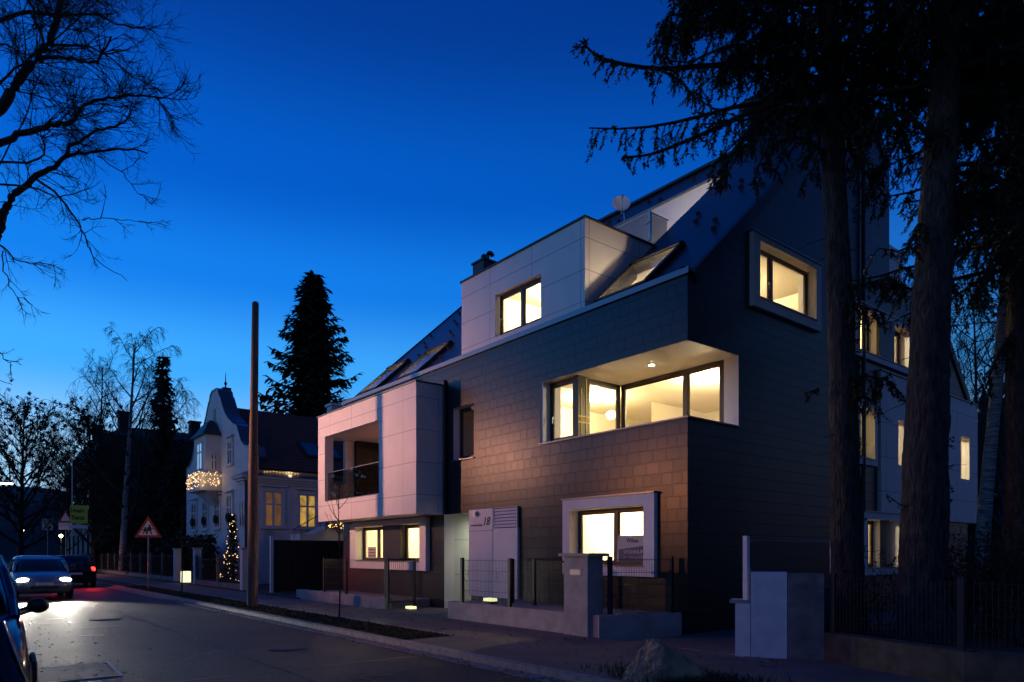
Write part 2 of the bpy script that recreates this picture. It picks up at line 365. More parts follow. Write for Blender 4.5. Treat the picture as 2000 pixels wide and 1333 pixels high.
def strip(a, b, wd, z=-.088):
    a, b = Vector((*a, z)), Vector((*b, z)); d = (b - a).normalized(); nrm = Vector((-d.y, d.x, 0)) * wd / 2
    g.face([a - nrm, b - nrm, b + nrm, a + nrm])
strip((.85, 10.33), (1.74, 10.33), .05); strip((1.72, 10.36), (1.76, 11.75), .04); strip((.8, 11.77), (1.74, 11.77), .03)
strip((1.9, 15.9), (2.3, 15.7), .07); strip((1.75, 20.4), (2.15, 20.4), .08); strip((2.1, 17.6), (2.9, 17.6), .05)
struct('road_marking', g, M['line'])
random.seed(17); g = MB()                          # tar seams and cracks
def seam(pts, wd):
    for a, b in zip(pts, pts[1:]): strip(a, b, wd * random.uniform(.6, 1.3), -.0915)
seam([(3.55 + random.gauss(0, .02), 4 + k * .6) for k in range(70)], .035)
for k in range(9):
    x, y = random.uniform(.9, 5.4), random.uniform(6, 26); pts = [(x, y)]
    for j in range(random.randint(7, 16)): x += random.gauss(.10, .12); y += random.gauss(.05, .16); pts.append((x, y))
    seam(pts, .022)
for yy in (9.4, 19.2): seam([(1.0 + .3 * k, yy + random.gauss(0, .02)) for k in range(17)], .05)
struct('tar_seam', g, M['tar'])
g = MB()
for k in range(130):                               # gutter setts along the kerb
    y = 3 + k * .34; g.box(5.76 + random.uniform(-.008, .008), 5.99, y + .012, y + .33, -.13, -.088 + random.uniform(-.004, .004))
struct('gutter', g, M['kerb'])
g = MB()                                           # fallen leaves in the gutter and on the pavement
for k in range(1500):
    y = 5 + 22 * random.random() ** 1.5; x = random.choice((random.gauss(5.75, .12), random.uniform(7.1, 8.95), random.gauss(1.2, .5)))
    z = -.080 if x < 6 else .012
    if 5.95 < x < 7.1: continue
    a = random.uniform(0, 6.3); q = random.uniform(.02, .045); c, s_ = math.cos(a) * q, math.sin(a) * q
    g.face([(x - c, y - s_, z), (x + s_ * .5, y - c * .5, z + random.uniform(0, .02)), (x + c, y + s_, z + random.uniform(0, .015)), (x - s_ * .5, y + c * .5, z)])
g.build('leaf_litter', M['leaf'], kind='stuff')
for (mx_, my_, lab) in ((4.4, 11.6, 'round iron manhole cover in the road lane'), (2.9, 19.6, 'round iron manhole cover farther up the road')):
    T = thing('manhole_cover', lab, 'manhole cover', (mx_, my_, -.1)); mb = MB(); mb.tube([(mx_, my_, -.12), (mx_, my_, -.088)], .34, 28); mb.build('rim', M['metal2'], T)
    mb = MB(); mb.tube([(mx_, my_, -.0879), (mx_, my_, -.082)], .29, 28); mb.build('lid', M['metal2'], T)
random.seed(5)
g = MB()                                           # winter grass on the verge
for k in range(9000):
    y = 10.7 + 26 * random.random() ** 1.6; x = random.uniform(6.17, 7.07); h = random.uniform(.02, .06); a = random.uniform(0, 6.3); q = .010 + .0006 * y
    lx, ly = random.uniform(-.05, .05), random.uniform(-.05, .05)
    g.face([(x - q * math.cos(a), y - q * math.sin(a), .004), (x + q * math.cos(a), y + q * math.sin(a), .004), (x + lx, y + ly, h)])
for k in range(2800):                              # tufts round the boulder
    y = random.gauss(5.05, .5); x = random.gauss(6.75, .28); h = random.uniform(.03, .13); a = random.uniform(0, 6.3); q = .010
    if x < 6.2: continue
    g.face([(x - q * math.cos(a), y - q * math.sin(a), .001), (x + q * math.cos(a), y + q * math.sin(a), .001), (x + random.uniform(-.06, .06), y + random.uniform(-.06, .06), h)])
g.build('grass', M['grassm'], kind='stuff')
# wooded hill at the end of the street
g = MB(); rows = []
for j in range(9):
    v = j / 8; row = []
    for i in range(41):
        u = i / 40; x = -190 + 330 * u; y = 170 + 150 * v
        z = 24 * math.sin(math.pi * min(1, v * .75 + .02)) * (.72 + .28 * math.sin(u * 7 + 1) * math.sin(u * 17)) + random.uniform(-.7, .9)
        row.append((x, y, z if j else -1))
    rows.append(row)
for j in range(8):
    for i in range(40): g.face([rows[j][i], rows[j][i + 1], rows[j + 1][i + 1], rows[j + 1][i]])
struct('hill', g, M['twig'])

# ------------------------------------------------------------------ the house
H = thing('apartment_house', 'slate clad corner house with lit windows, white boxes and steep roof, the main building', 'house', (10.6, 8, 0))
X0, Y0, Y1, XE = 10.6, 8.0, 22.6, 24.65
ZP, K, XR = 6.77, .924, 17.6
ZR = 6.74 + K * (XR - 10.72)
KR = (ZR - 6.45) / (XE - XR)
fx, gy = PX(X0), PY(Y0)
mb = MB()
wall(mb, fx, Y0, Y1, 0, ZP, [(7.9, 12.16, 4.04, 5.48), (8.98, 11.07, 1.25, 2.47), (17.30, 21.40, 1.27, 2.40), (14.79, 15.74, 4.04, 5.47), (14.92, 16.2, -.1, 2.6), (16.5, 22.45, 3.2, 5.5)], .34)
mb.build('front_wall', [M['slate'], M['room'], M['white']], H)
mb = MB()
cl = [(-K, 1, 6.74 - K * 10.72), (KR, 1, ZR + KR * XR)]
wall(mb, gy, X0, 19.1, 0, ZR, [(10.5, 12.24, 4.04, 5.48), (12.86, 15.14, 6.75, 7.92), (17.15, 18.35, 6.50, 7.55), (17.30, 18.10, 3.86, 5.14), (17.60, 18.55, 1.14, 2.38)], .34, cl)
wall(mb, gy, 19.1, XE, 0, 8.74, [(19.25, 20.15, 6.50, 7.55), (19.42, 19.75, 3.86, 5.05), (22.1, 22.42, 3.86, 5.08), (23.8, 24.5, 3.8, 5.08), (18.9, 19.40, 1.14, 2.38)], .34, cl)
mb.face([(19.1, 8, 8.74), (19.1, 8.34, 8.74), (19.1, 8.34, 11.9), (19.1, 8, 11.9)], 0)
mb.build('gable_wall', [M['slate'], M['room'], M['white']], H)
mb = MB(); poly = [(X0 + .35, 0), (XE, 0), (XE, 6.45), (XR, ZR - .1), (10.95, 6.8)]
mb.prism(poly, PY(Y1 - .34), 0, .34); mb.build('far_gable_wall', M['slate'], H)
mb = MB(); mb.box(XE - .34, XE - .003, Y0 + .35, Y1 - .35, 0, 6.4); mb.build('rear_wall', M['slate'], H)
# roof
def PF(u, d, x): return (x + d * .68, u, 6.74 + K * (x - 10.72) - d * .73)
def PR(u, d, x): return (x - d * .7, u, ZR - KR * (x - XR) - d * .7)
SKYL = [(9.30, 10.62, 10.95, 12.1), (18.15, 19.45, 10.95, 12.1), (20.75, 22.05, 10.95, 12.1)]
mb = MB()
wall(mb, PF, Y0 + .02, Y1, 10.72, XR, SKYL + [(10.9, 15.5, 10.78, 16.05)], .22, mb_=1, mr=2)
wall(mb, PR, Y0 + .02, Y1, XR, XE + .1, [(Y0, 10.5, 19.1, 22.2)], .22, mb_=1, mr=2)
mb.build('roof', [M['roof'], M['cream'], M['dark']], H)
mb = MB(); mb.box(XR - .12, XR + .12, Y0, Y1, ZR - .03, ZR + .05)
for f, x0, x1 in ((PF, 10.72, XR), (PR, XR, 19.1), (PR, 22.2, XE + .1)):
    a0, a1 = f(Y0, -.03, x0), f(Y0, -.03, x1); b0, b1 = f(Y0, .20, x0), f(Y0, .20, x1)
    mb.mesh([(p[0], yy, p[2]) for yy in (Y0 - .045, Y0 + .10) for p in (a0, a1, b1, b0)], [(0, 1, 2, 3), (7, 6, 5, 4), (0, 4, 5, 1), (1, 5, 6, 2), (2, 6, 7, 3), (3, 7, 4, 0)])
a0, a1 = PF(Y1, -.03, 10.72), PF(Y1, -.03, XR)
mb.mesh([(p[0], yy, p[2] + dz) for yy in (Y1 - .05, Y1 + .06) for p, dz in ((a0, 0), (a1, 0), (a1, -.2), (a0, -.2))], [(0, 1, 2, 3), (7, 6, 5, 4), (0, 4, 5, 1), (1, 5, 6, 2), (2, 6, 7, 3), (3, 7, 4, 0)])
mb.build('verge_trim', M['dark'], H)
mb = MB(); mb.box(X0 - .05, X0 + .16, Y0 - .05, Y1 + .05, ZP - .02, ZP + .045); mb.box(X0 - .052, X0 - .02, Y0 - .05, Y1 + .05, ZP - .07, ZP - .015)
mb.build('parapet_coping', M['coping'], H)
mb = MB(); mb.box(0, .07, -.012, .0, 0, .05); mb.tube([(.035, -.02, 0), (.035, -.02, .07)], .012, 4)
sg = None; n_sg = 0
for r_ in range(14):
    x = 10.95 + r_ * .46
    for q in range(26):
        y = Y0 + .35 + q * .56 + (r_ % 2) * .28
        if y > Y1 - .3 or n_sg >= 98 or (r_ + 2 * q) % 3: continue
        if 10.7 < y < 15.8 and x < 16.4: continue
        if any(a - .2 < y < b + .2 and x < d + .3 for a, b, c_, d in SKYL): continue
        if sg is None:
            m2 = MB(); m2.box(-.03, .03, -.05, .05, 0, .02); m2.box(-.008, .012, -.05, .05, .02, .085); sg = m2.build('snow_guard', M['dark'], None)
            o = sg
        else: o = sg.copy(); C.objects.link(o)
        o.parent = H; p = PF(y, -.01, x); o.location = Vector(p) - Vector((10.6, 8, 0)); o.rotation_euler = (0, -math.atan(K), 0); n_sg += 1
# windows
def window(parent, P, u0, u1, z0, z1, d, mull=(), fr=.075, handles=(), m=None, name='window', sash=True):
    m = m or M['frame']; mb = MB(); t = .07
    mb.box(u0, u1, d, d + t, z1 - fr, z1, P=P); mb.box(u0, u1, d, d + t, z0, z0 + fr, P=P)
    mb.box(u0, u0 + fr, d, d + t, z0 + fr, z1 - fr, P=P); mb.box(u1 - fr, u1, d, d + t, z0 + fr, z1 - fr, P=P)
    for c in mull: mb.box(c - .055, c + .055, d - .006, d + t, z0 + fr, z1 - fr, P=P)
    edges = [u0 + fr] + [x for c in mull for x in (c - .055, c + .055)] + [u1 - fr]
    if sash:
        for i in range(0, len(edges), 2):
            a, b = edges[i], edges[i + 1]; q = .028
            mb.box(a, a + q, d + .015, d + .05, z0 + fr, z1 - fr, P=P); mb.box(b - q, b, d + .015, d + .05, z0 + fr, z1 - fr, P=P)
            mb.box(a + q, b - q, d + .016, d + .05, z1 - fr - q, z1 - fr, P=P); mb.box(a + q, b - q, d + .016, d + .05, z0 + fr, z0 + fr + q, P=P)
    W = mb.build(name, m, parent)
    for i in range(0, len(edges), 2):
        p = MB(); p.face([P(edges[i], d + .035, z0 + fr), P(edges[i + 1], d + .035, z0 + fr), P(edges[i + 1], d + .035, z1 - fr), P(edges[i], d + .035, z1 - fr)]); p.build('pane', M['pane'], W)
    for hu in handles:
        p = MB(); zc = z0 + .42 * (z1 - z0); p.box(hu - .012, hu + .012, d - .03, d - .006, zc - .02, zc + .03, P=P); p.box(hu - .010, hu + .010, d - .045, d - .03, zc - .13, zc + .02, P=P); p.build('handle', M['coping'], W)
    return W
def surround(P, u0, u1, z0, z1, i0, i1, j0, j1, d0, mname='window_surround', lip=True, dback=.0):
    mb = MB()
    mb.box(u0, u1, d0, dback - .002, j1, z1, P=P); mb.box(u0, u1, d0, dback - .002, z0, j0, P=P)
    mb.box(u0, i0, d0, dback - .002, j0, j1, P=P); mb.box(i1, u1, d0, dback - .002, j0, j1, P=P)
    S = mb.build(mname, M['white'], H)
    if lip:
        c = MB(); c.box(u0 - .02, u1 + .02, d0 - .03, dback, z1 + .001, z1 + .03, P=P); c.build('metal_coping', M['coping'], S)
        c = MB(); c.box(i0 - .01, i1 + .01, d0 - .025, .2, j0 + .002, j0 + .022, P=P); c.build('metal_sill', M['coping'], S)
    return S
surround(fx, 8.71, 11.29, 1.06, 2.69, 8.98, 11.07, 1.25, 2.47, -.10)
window(H, fx, 8.99, 11.06, 1.27, 2.46, .16, mull=(9.93,), handles=())
surround(fx, 16.95, 21.8, 1.03, 2.56, 17.30, 21.40, 1.27, 2.40, -.14)
window(H, fx, 19.80, 21.39, 1.29, 2.39, .16, mull=(20.35,))
window(H, fx, 17.31, 18.62, 1.29, 2.39, .16, mull=(17.55,))
mb = MB(); mb.box(18.64, 19.78, .02, .3, 1.27, 2.40, P=fx); mb.build('window_pier', M['dark'], H)
window(H, fx, 14.80, 15.73, 4.06, 5.46, .20)
mb = MB(); mb.box(14.74, 15.79, -.05, .2, 4.02, 4.045, P=fx); mb.build('window_sill', M['coping'], H)
surround(gy, 12.62, 15.36, 6.55, 8.05, 12.86, 15.14, 6.75, 7.92, -.10)
window(H, gy, 12.87, 15.13, 6.775, 7.91, .11, mull=(13.62,), fr=.06, handles=(13.50,))
surround(gy, 17.0, 20.35, 6.36, 7.68, 17.15, 20.15, 6.50, 7.55, -.08)
window(H, gy, 17.16, 18.34, 6.52, 7.54, .18, mull=(17.8,)); window(H, gy, 19.26, 20.14, 6.52, 7.54, .18, mull=(19.75,), handles=(19.66,))
mb = MB(); mb.box(18.352, 19.248, -.075, -.004, 6.502, 7.548, P=gy); mb.build('window_pier', M['slate'], H)
surround(gy, 17.1, 18.26, 3.72, 5.26, 17.30, 18.10, 3.86, 5.14, -.08)
window(H, gy, 17.31, 18.09, 3.88, 5.13, .18, mull=(17.62,))
surround(gy, 17.45, 19.52, .98, 2.55, 17.60, 19.40, 1.14, 2.38, -.12)
window(H, gy, 17.61, 18.54, 1.16, 2.37, .16, mull=(18.2,)); window(H, gy, 18.91, 19.39, 1.16, 2.37, .16)
mb = MB(); mb.box(18.556, 18.898, -.02, .2, 1.142, 2.378, P=gy); mb.build('window_pier', M['dark'], H)
# rooms behind the lit windows
def room(x0, x1, y0, y1, z0, z1, open_side, lamps, power, col=WARM, mw=None, r=.16, fix=True):
    mb = MB(); mw = mw or M['room']
    mb.face([(x0, y0, z0), (x1, y0, z0), (x1, y1, z0), (x0, y1, z0)], 1); mb.face([(x0, y0, z1), (x0, y1, z1), (x1, y1, z1), (x1, y0, z1)], 0)
    if open_side != 'x': mb.face([(x0, y0, z0), (x0, y1, z0), (x0, y1, z1), (x0, y0, z1)], 0)
    mb.face([(x1, y0, z0), (x1, y0, z1), (x1, y1, z1), (x1, y1, z0)], 0)
    if open_side != 'y': mb.face([(x0, y0, z0), (x0, y0, z1), (x1, y0, z1), (x1, y0, z0)], 0)
    mb.face([(x0, y1, z0), (x1, y1, z0), (x1, y1, z1), (x0, y1, z1)], 0)
    Rm = mb.build('room', [mw, M['floor']], H)
    for (lx, ly) in lamps:
        if fix:
            b = MB(); b.tube([(lx, ly, z1 - .004), (lx, ly, z1 - .05), (lx, ly, z1 - .09)], [r, r, r * .8], 20); b.build('ceiling_lamp', E_['lamp'], Rm)
        light('lamp_light', (lx, ly, z1 - .35), power * 5.2, col, .1, H)
    return Rm
room(10.945, 14.5, 8.40, 11.9, .35, 2.85, 'x', [(13.0, 10.6)], 95)
room(10.945, 14.5, 16.9, 22.2, .35, 2.85, 'x', [(12.9, 20.6), (12.9, 18.2)], 45)
room(12.2, 16.5, 8.345, 11.5, 5.75, 8.05, 'y', [(14.6, 10.2)], 55)
room(16.9, 20.6, 8.345, 11.5, 6.0, 8.2, 'y', [(18.9, 9.8)], 60)
room(16.9, 20.2, 8.345, 11.5, 3.2, 5.7, 'y', [(18.2, 10.2)], 60)
room(21.4, 24.3, 8.345, 11.5, 3.2, 5.7, 'y', [(22.9, 10.0)], 70)
room(16.9, 20.2, 8.345, 11.5, .4, 2.85, 'y', [(18.2, 10.2)], 45)
room(10.945, 13.0, 14.3, 15.9, 3.3, 5.75, 'x', [(12.5, 14.7)], .05, fix=False)
# corner loggia
mb = MB()
mb.face([(10.62, 8.02, 5.476), (10.62, 12.15, 5.476), (12.30, 12.15, 5.476), (12.30, 8.02, 5.476)], 0)
mb.build('loggia_soffit', M['soffit'], H)
mb = MB(); mb.face([(10.945, 8.345, 3.15), (12.3, 8.345, 3.15), (12.3, 11.2, 3.15), (10.945, 11.2, 3.15)]); mb.build('loggia_floor', M['concrete'], H)
mb = MB()
mb.box(X0 - .04, X0 + .36, Y0 - .04, 12.18, 4.035, 4.065); mb.box(X0 + .36, 12.26, Y0 - .04, Y0 + .36, 4.035, 4.065); mb.build('loggia_sill', M['coping'], H)
mb = MB(); mb.box(X0 + .04, X0 + .6, 12.10, 12.155, 4.066, 5.474); mb.build('loggia_reveal', M['white'], H)
window(H, PX(12.25), 8.345, 11.15, 3.16, 5.474, 0, mull=(9.30,), fr=.09)
window(H, PX(10.86), 11.24, 12.10, 4.066, 5.474, 0, fr=.09, handles=(11.98,))
window(H, PY(11.16), 11.12, 12.245, 3.16, 5.474, 0, fr=.09)
mb = MB(); mb.box(10.80, 11.12, 11.10, 11.24, 4.066, 5.474); PO = mb.build('loggia_post', M['black'], H)
mb = MB()
for u, za, zb in ((10.90, 4.07, 5.20), (11.05, 4.07, 5.44)): mb.box(u - .013, u + .013, 11.090, 11.098, za, zb)
for z in (4.44, 4.57): mb.box(10.80, 11.13, 11.086, 11.096, z - .017, z + .017)
mb.build('tape', M['tape'], PO)
mb = MB()
mb.face([(12.33, 8.346, 3.14), (17, 8.346, 3.14), (17, 14.2, 3.14), (12.33, 14.2, 3.14)], 1); mb.face([(10.945, 11.26, 3.14), (12.33, 11.26, 3.14), (12.33, 14.2, 3.14), (10.945, 14.2, 3.14)], 1)
mb.face([(12.33, 8.346, 5.60), (12.33, 14.2, 5.60), (17, 14.2, 5.60), (17, 8.346, 5.60)], 0); mb.face([(10.945, 11.26, 5.60), (10.945, 14.2, 5.60), (12.33, 14.2, 5.60), (12.33, 11.26, 5.60)], 0)
mb.face([(17, 8.346, 3.14), (17, 14.2, 3.14), (17, 14.2, 5.60), (17, 8.346, 5.60)], 0); mb.face([(10.945, 14.2, 3.14), (17, 14.2, 3.14), (17, 14.2, 5.60), (10.945, 14.2, 5.60)], 0)
mb.face([(14.6, 12.2, 3.14), (17, 12.2, 3.14), (17, 12.2, 5.6), (14.6, 12.2, 5.6)], 0)
RL = mb.build('room', [M['room'], M['floor']], H)
for lx, ly, rr_ in ((12.95, 12.75, .17), (13.6, 9.65, .24)):
    b = MB(); b.tube([(lx, ly, 5.598), (lx, ly, 5.54), (lx, ly, 5.50)], [rr_, rr_, rr_ * .8], 24); b.build('ceiling_lamp', E_['lamp'], RL)
    light('lamp_light', (lx, ly, 5.2), 230, WARM, .12, H)
b = MB(); b.cyl((11.4, 9.52, 5.474), (11.4, 9.52, 5.462), .075, 20); b.build('lamp_ring', M['coping'], H)
b = MB(); b.cyl((11.4, 9.52, 5.461), (11.4, 9.52, 5.455), .055, 20); b.build('spotlight', E_['spot'], H)
light('spotlight_beam', (11.4, 9.52, 5.42), 40, (1, .84, .55), .05, H, 'SPOT', (11.4, 9.52, 3), 150, 1)
# balcony box on the left of the front
bx = PX(9.7)
mb = MB()
wall(mb, bx, 16.2, 22.65, 2.6, 6.16, [(18.3, 22.1, 3.26, 5.44)], .30, mf=0, mb_=1, mr=1)
mb.box(10.002, 10.598, 16.2, 16.48, 2.6, 6.16)                       # near side
mb.box(9.70, 10.598, 16.201, 22.649, 2.598, 2.606, 1)
mb.face([(10.0, 16.48, 6.15), (10.6, 16.48, 6.15), (10.6, 22.65, 6.15), (10.0, 22.65, 6.15)], 1)
mb.box(9.701, 10.0, 16.1995, 16.2005, 2.601, 6.159, 0)
mb.box(10.002, 10.5, 22.35, 22.65, 5.44, 6.16, 1); mb.box(10.002, 10.598, 22.35, 22.65, 2.6, 3.9, 1)
BB = mb.build('balcony_box', [M['board'], M['white']], H)
mb = MB(); mb.box(9.66, 10.62, 16.16, 22.69, 6.162, 6.195); mb.build('box_coping', M['coping'], BB)
mb = MB()
mb.face([(10.0, 18.3, 3.24), (12.2, 18.3, 3.24), (12.2, 22.3, 3.24), (10.0, 22.3, 3.24)], 0)
mb.face([(10.0, 18.0, 5.45), (10.0, 22.6, 5.45), (12.2, 22.6, 5.45), (12.2, 18.0, 5.45)], 0)
mb.face([(10.0, 18.28, 3.2), (12.2, 18.28, 3.2), (12.2, 18.28, 5.5), (10.0, 18.28, 5.5)], 0)
mb.face([(12.2, 18.3, 3.2), (12.2, 22.3, 3.2), (12.2, 22.3, 5.5), (12.2, 18.3, 5.5)], 0)
mb.build('balcony_lining', M['cream'], H)
window(H, PX(11.6), 18.32, 20.2, 3.26, 5.43, 0, mull=(19.1,), fr=.09, name='balcony_door')
mb = MB(); mb.box(11.55, 11.75, 20.22, 20.5, 3.26, 5.44); mb.build('balcony_column', M['frame'], H)
mb = MB(); mb.face([(9.80, 18.32, 3.30), (9.80, 22.08, 3.30), (9.80, 22.08, 4.22), (9.80, 18.32, 4.22)]); BR = mb.build('balcony_railing', M['rail'], H)
mb = MB(); mb.box(9.785, 9.815, 18.31, 22.09, 4.221, 4.24); mb.box(9.78, 9.82, 18.31, 22.09, 3.262, 3.30); mb.build('rail_profile', M['coping'], BR)
# dormer box
dx = PX(10.75); mb = MB()
wall(mb, dx, 10.84, 15.57, 6.80, 8.86, [(12.3, 14.07, 7.02, 8.10)], .28, mf=0, mb_=1, mr=1)
mb.prism([(11.03, 6.95), (13.05, 8.86), (11.03, 8.86)], PY(10.84), 0, .05)
mb.mesh([(10.75, 10.84, 6.80), (11.03, 10.84, 6.95), (11.03, 10.84, 8.86), (10.75, 10.84, 8.86)], [(0, 1, 2, 3)], 0)
mb.box(11.03, 13.0, 15.52, 15.57, 6.9, 8.86)
DB = mb.build('dormer', [M['board2'], M['white']], H)
mb = MB(); mb.box(10.71, 13.02, 10.80, 15.61, 8.862, 8.90); mb.build('dormer_coping', M['dark'], DB)
mb = MB(); mb.box(13.02, 16.05, 10.9, 15.5, 8.80, 8.89); mb.build('terrace_floor', M['concrete'], H)
mb = MB(); mb.box(16.05, 16.15, 10.9, 15.6, 8.9, 11.66); mb.prism([(13.05, 8.9), (16.05, 8.9), (16.05, 11.6)], PY(15.45), 0, .05); mb.build('terrace_wall', M['white'], H)
mb = MB(); mb.box(15.98, 16.20, 10.9, 15.6, 11.662, 11.70); mb.build('terrace_coping', M['coping'], H)
window(H, dx, 12.31, 14.06, 7.04, 8.09, .14, mull=(13.15,), handles=(13.98,))
room(11.035, 14.2, 10.95, 15.4, 6.0, 8.75, 'x', [(12.9, 13.9)], 70)
mb = MB(); mb.face([(13.35, 11.2, 8.97), (13.35, 15.4, 8.97), (13.35, 15.4, 9.9), (13.35, 11.2, 9.9)]); mb.face([(13.37, 11.2, 8.97), (14.0, 11.2, 9.3), (14.0, 11.2, 9.9), (13.37, 11.2, 9.9)])
TR = mb.build('terrace_railing', M['rail'], H)
mb = MB(); mb.box(13.32, 13.38, 11.17, 11.23, 8.89, 9.95); mb.box(13.335, 13.365, 11.23, 15.4, 9.905, 9.93); mb.box(13.38, 14.05, 11.185, 11.215, 9.905, 9.93)
for z in (9.2, 9.65): mb.box(13.29, 13.34, 11.19, 11.33, z, z + .03)
mb.build('railing_frame', M['metal'], TR)
b = MB(); b.box(14.9, 15.1, 10.93, 10.99, 9.75, 9.95); b.build('added_terrace_glow', E_['lamp'], H); light('added_terrace_light', (15.0, 11.2, 9.85), 85, (1, .80, .58), .1, H)  # hidden lamp added in place of light from a terrace room door
# roof windows
for k, (a, b, c, d) in enumerate(SKYL):
    mb = MB()
    mb.box(a - .06, b + .06, -.11, .0, c - .05, c + .04, P=PF); mb.box(a - .06, b + .06, -.11, 0, d - .04, d + .10, P=PF)
    mb.box(a - .06, a + .05, -.11, 0, c + .04, d - .04, P=PF); mb.box(b - .05, b + .06, -.11, 0, c + .04, d - .04, P=PF)
    mb.box(a - .05, b + .05, -.15, -.112, d - .02, d + .08, P=PF)
    RW = mb.build('roof_window', M['dark'], H)
    p = MB(); p.face([PF(a + .05, -.07, c + .04), PF(b - .05, -.07, c + .04), PF(b - .05, -.07, d - .04), PF(a + .05, -.07, d - .04)]); p.build('pane', M['pane'], RW)
    if k != 0 or True:
        p = MB(); q0 = PF(a, .22, c); q1 = PF(a, .22, d)
        for yy in (a - .02, b + .02): p.face([(q0[0], yy, q0[2]), (q1[0], yy, q1[2]), (q1[0], yy, q1[2] - 1.0), (q0[0] + .3, yy, q0[2] - .4)])
        p.face([(q0[0], a - .02, q0[2]), (q0[0], b + .02, q0[2]), (q0[0] + .3, b + .02, q0[2] - .4), (q0[0] + .3, a - .02, q0[2] - .4)])
        p.face([(q1[0], a - .02, q1[2]), (q1[0], b + .02, q1[2]), (q1[0], b + .02, q1[2] - 1.0), (q1[0], a - .02, q1[2] - 1.0)])
        p.face([(q0[0] + .3, a - .02, q0[2] - .4), (q0[0] + .3, b + .02, q0[2] - .4), (q1[0], b + .02, q1[2] - 1.0), (q1[0], a - .02, q1[2] - 1.0)])
        p.build('window_shaft', M['cream'], RW)
        light('lamp_light', ((q0[0] + q1[0]) / 2 + .1, (a + b) / 2, (q0[2] + q1[2]) / 2 - .35), (75, 70, 80)[k], (1, .74, .46), .1, H)
# chimneys
mb = MB(); mb.box(15.75, 16.45, 21.35, 22.05, 11.2, 12.75); CH = mb.build('chimney', M['dark'], H)
mb = MB(); mb.box(15.70, 16.50, 21.30, 22.10, 12.752, 12.82)
mb.build('chimney_cap', M['dark'], CH)
mb = MB()
for yy in (21.55, 21.9):
    pts = [(16.1, yy, 12.82), (16.1, yy, 13.05)] + [(16.1 + .12 - .12 * math.cos(t), yy - .0 + .0, 13.05 + .14 * math.sin(t)) for t in (.6, 1.2, 1.8, 2.4, 3.0)]
    mb.tube(pts, [.07] * 2 + [.08, .085, .09, .09, .09], 10)
mb.build('chimney_cowl', M['dark'], CH)
mb = MB(); mb.box(17.1, 18.1, 9.4, 10.9, 12.4, 13.75); CH = mb.build('chimney', M['slate'], H)
mb = MB(); mb.box(16.95, 18.25, 9.25, 11.05, 13.752, 13.98); mb.build('chimney_cap', M['dark'], CH)
# right hand box and terrace
by = PY(7.9); mb = MB()
wall(mb, by, 18.4, 25.2, 2.47, 6.18, [(19.42, 19.75, 3.86, 5.05), (22.1, 22.42, 3.86, 5.08), (23.8, 24.5, 3.8, 5.08)], .096, mf=0, mb_=1, mr=1)
mb.face([(18.4, 7.9, 2.47), (18.4, 7.996, 2.47), (18.4, 7.996, 6.18), (18.4, 7.9, 6.18)], 0)
mb.box(XE + .002, 25.2, 7.997, 14, 2.47, 6.18); mb.face([(18.4, 7.9, 2.472), (25.2, 7.9, 2.472), (25.2, 7.996, 2.472), (18.4, 7.996, 2.472)], 1)
RB = mb.build('corner_box', [M['board'], M['white']], H)
mb = MB(); mb.box(18.37, 25.23, 7.86, 7.997, 6.182, 6.21); mb.build('box_coping', M['coping'], RB)
for a, b, c, d in ((19.42, 19.75, 3.86, 5.05), (22.1, 22.42, 3.86, 5.08), (23.8, 24.5, 3.8, 5.08)): window(H, gy, a + .004, b - .004, c + .004, d - .004, .25, fr=.05, sash=False)
mb = MB(); mb.box(19.45, 21.4, 8.62, 10.4, 8.72, 10.25); mb.build('terrace_box', M['white'], H)
mb = MB(); mb.box(19.1, 22.3, 8.36, 10.5, 8.6, 8.70); mb.build('terrace_floor', M['concrete'], H)
mb = MB(); mb.box(19.1, 22.2, Y0 - .03, Y0 + .37, 8.742, 8.78); mb.build('terrace_coping', M['coping'], H)
mb = MB(); mb.tube([(17.49, 7.93, .3), (17.49, 7.93, 12.6)], .05, 10); mb.build('downpipe', M['dark'], H)
mb = MB(); mb.tube([(10.56, 16.12, 2.6), (10.56, 16.12, 6.3)], .045, 10); mb.build('downpipe', M['dark'], H)
# entrance
mb = MB()
mb.box(X0 + .342, 13.0, 16.2, 16.3, 0, 2.62, 0); mb.box(X0 + .34, 13.0, 14.82, 14.92, 0, 2.62, 0); mb.face([(X0, 14.92, 2.605), (13, 14.92, 2.605), (13, 16.2, 2.605), (X0, 16.2, 2.605)], 0); mb.face([(13, 14.92, 0), (13, 16.2, 0), (13, 16.2, 2.6), (13, 14.92, 2.6)], 0)
mb.build('entrance_recess', panels('pale_entrance_board', (.62, .66, .62), 3.0, .98, 1.1, .05), H)
b = MB(); b.cyl((12.2, 15.5, 2.60), (12.2, 15.5, 2.585), .09, 16); b.build('entrance_lamp', E_['lamp'], H)
light('entrance_light', (12.1, 15.3, 2.5), 60, (.95, .95, .72), .08, H, 'SPOT', (11.7, 16.2, .8), 130, .9)
mb = MB(); mb.box(13.895, 14.92, -.07, -.002, .42, 2.655, P=fx); EP = mb.build('entrance_panel', panels('white_entrance_board', (.74, .72, .72), 9.0, 2.0, 1.0, -.10), H)
mb = MB(); mb.box(13.0 - .09, 13.865, -.07, -.002, .42, 2.145, P=fx); MD = mb.build('meter_door', M['white'], H)
for zz in (1.02, .92):
    mb = MB(); mb.ball((X0 - .08, 13.72, zz), .018, 8, 6); mb.build('door_knob', M['dark'], MD)
mb = MB(); mb.box(12.91, 13.865, -.03, -.002, 2.15, 2.655, P=fx, mi=1)
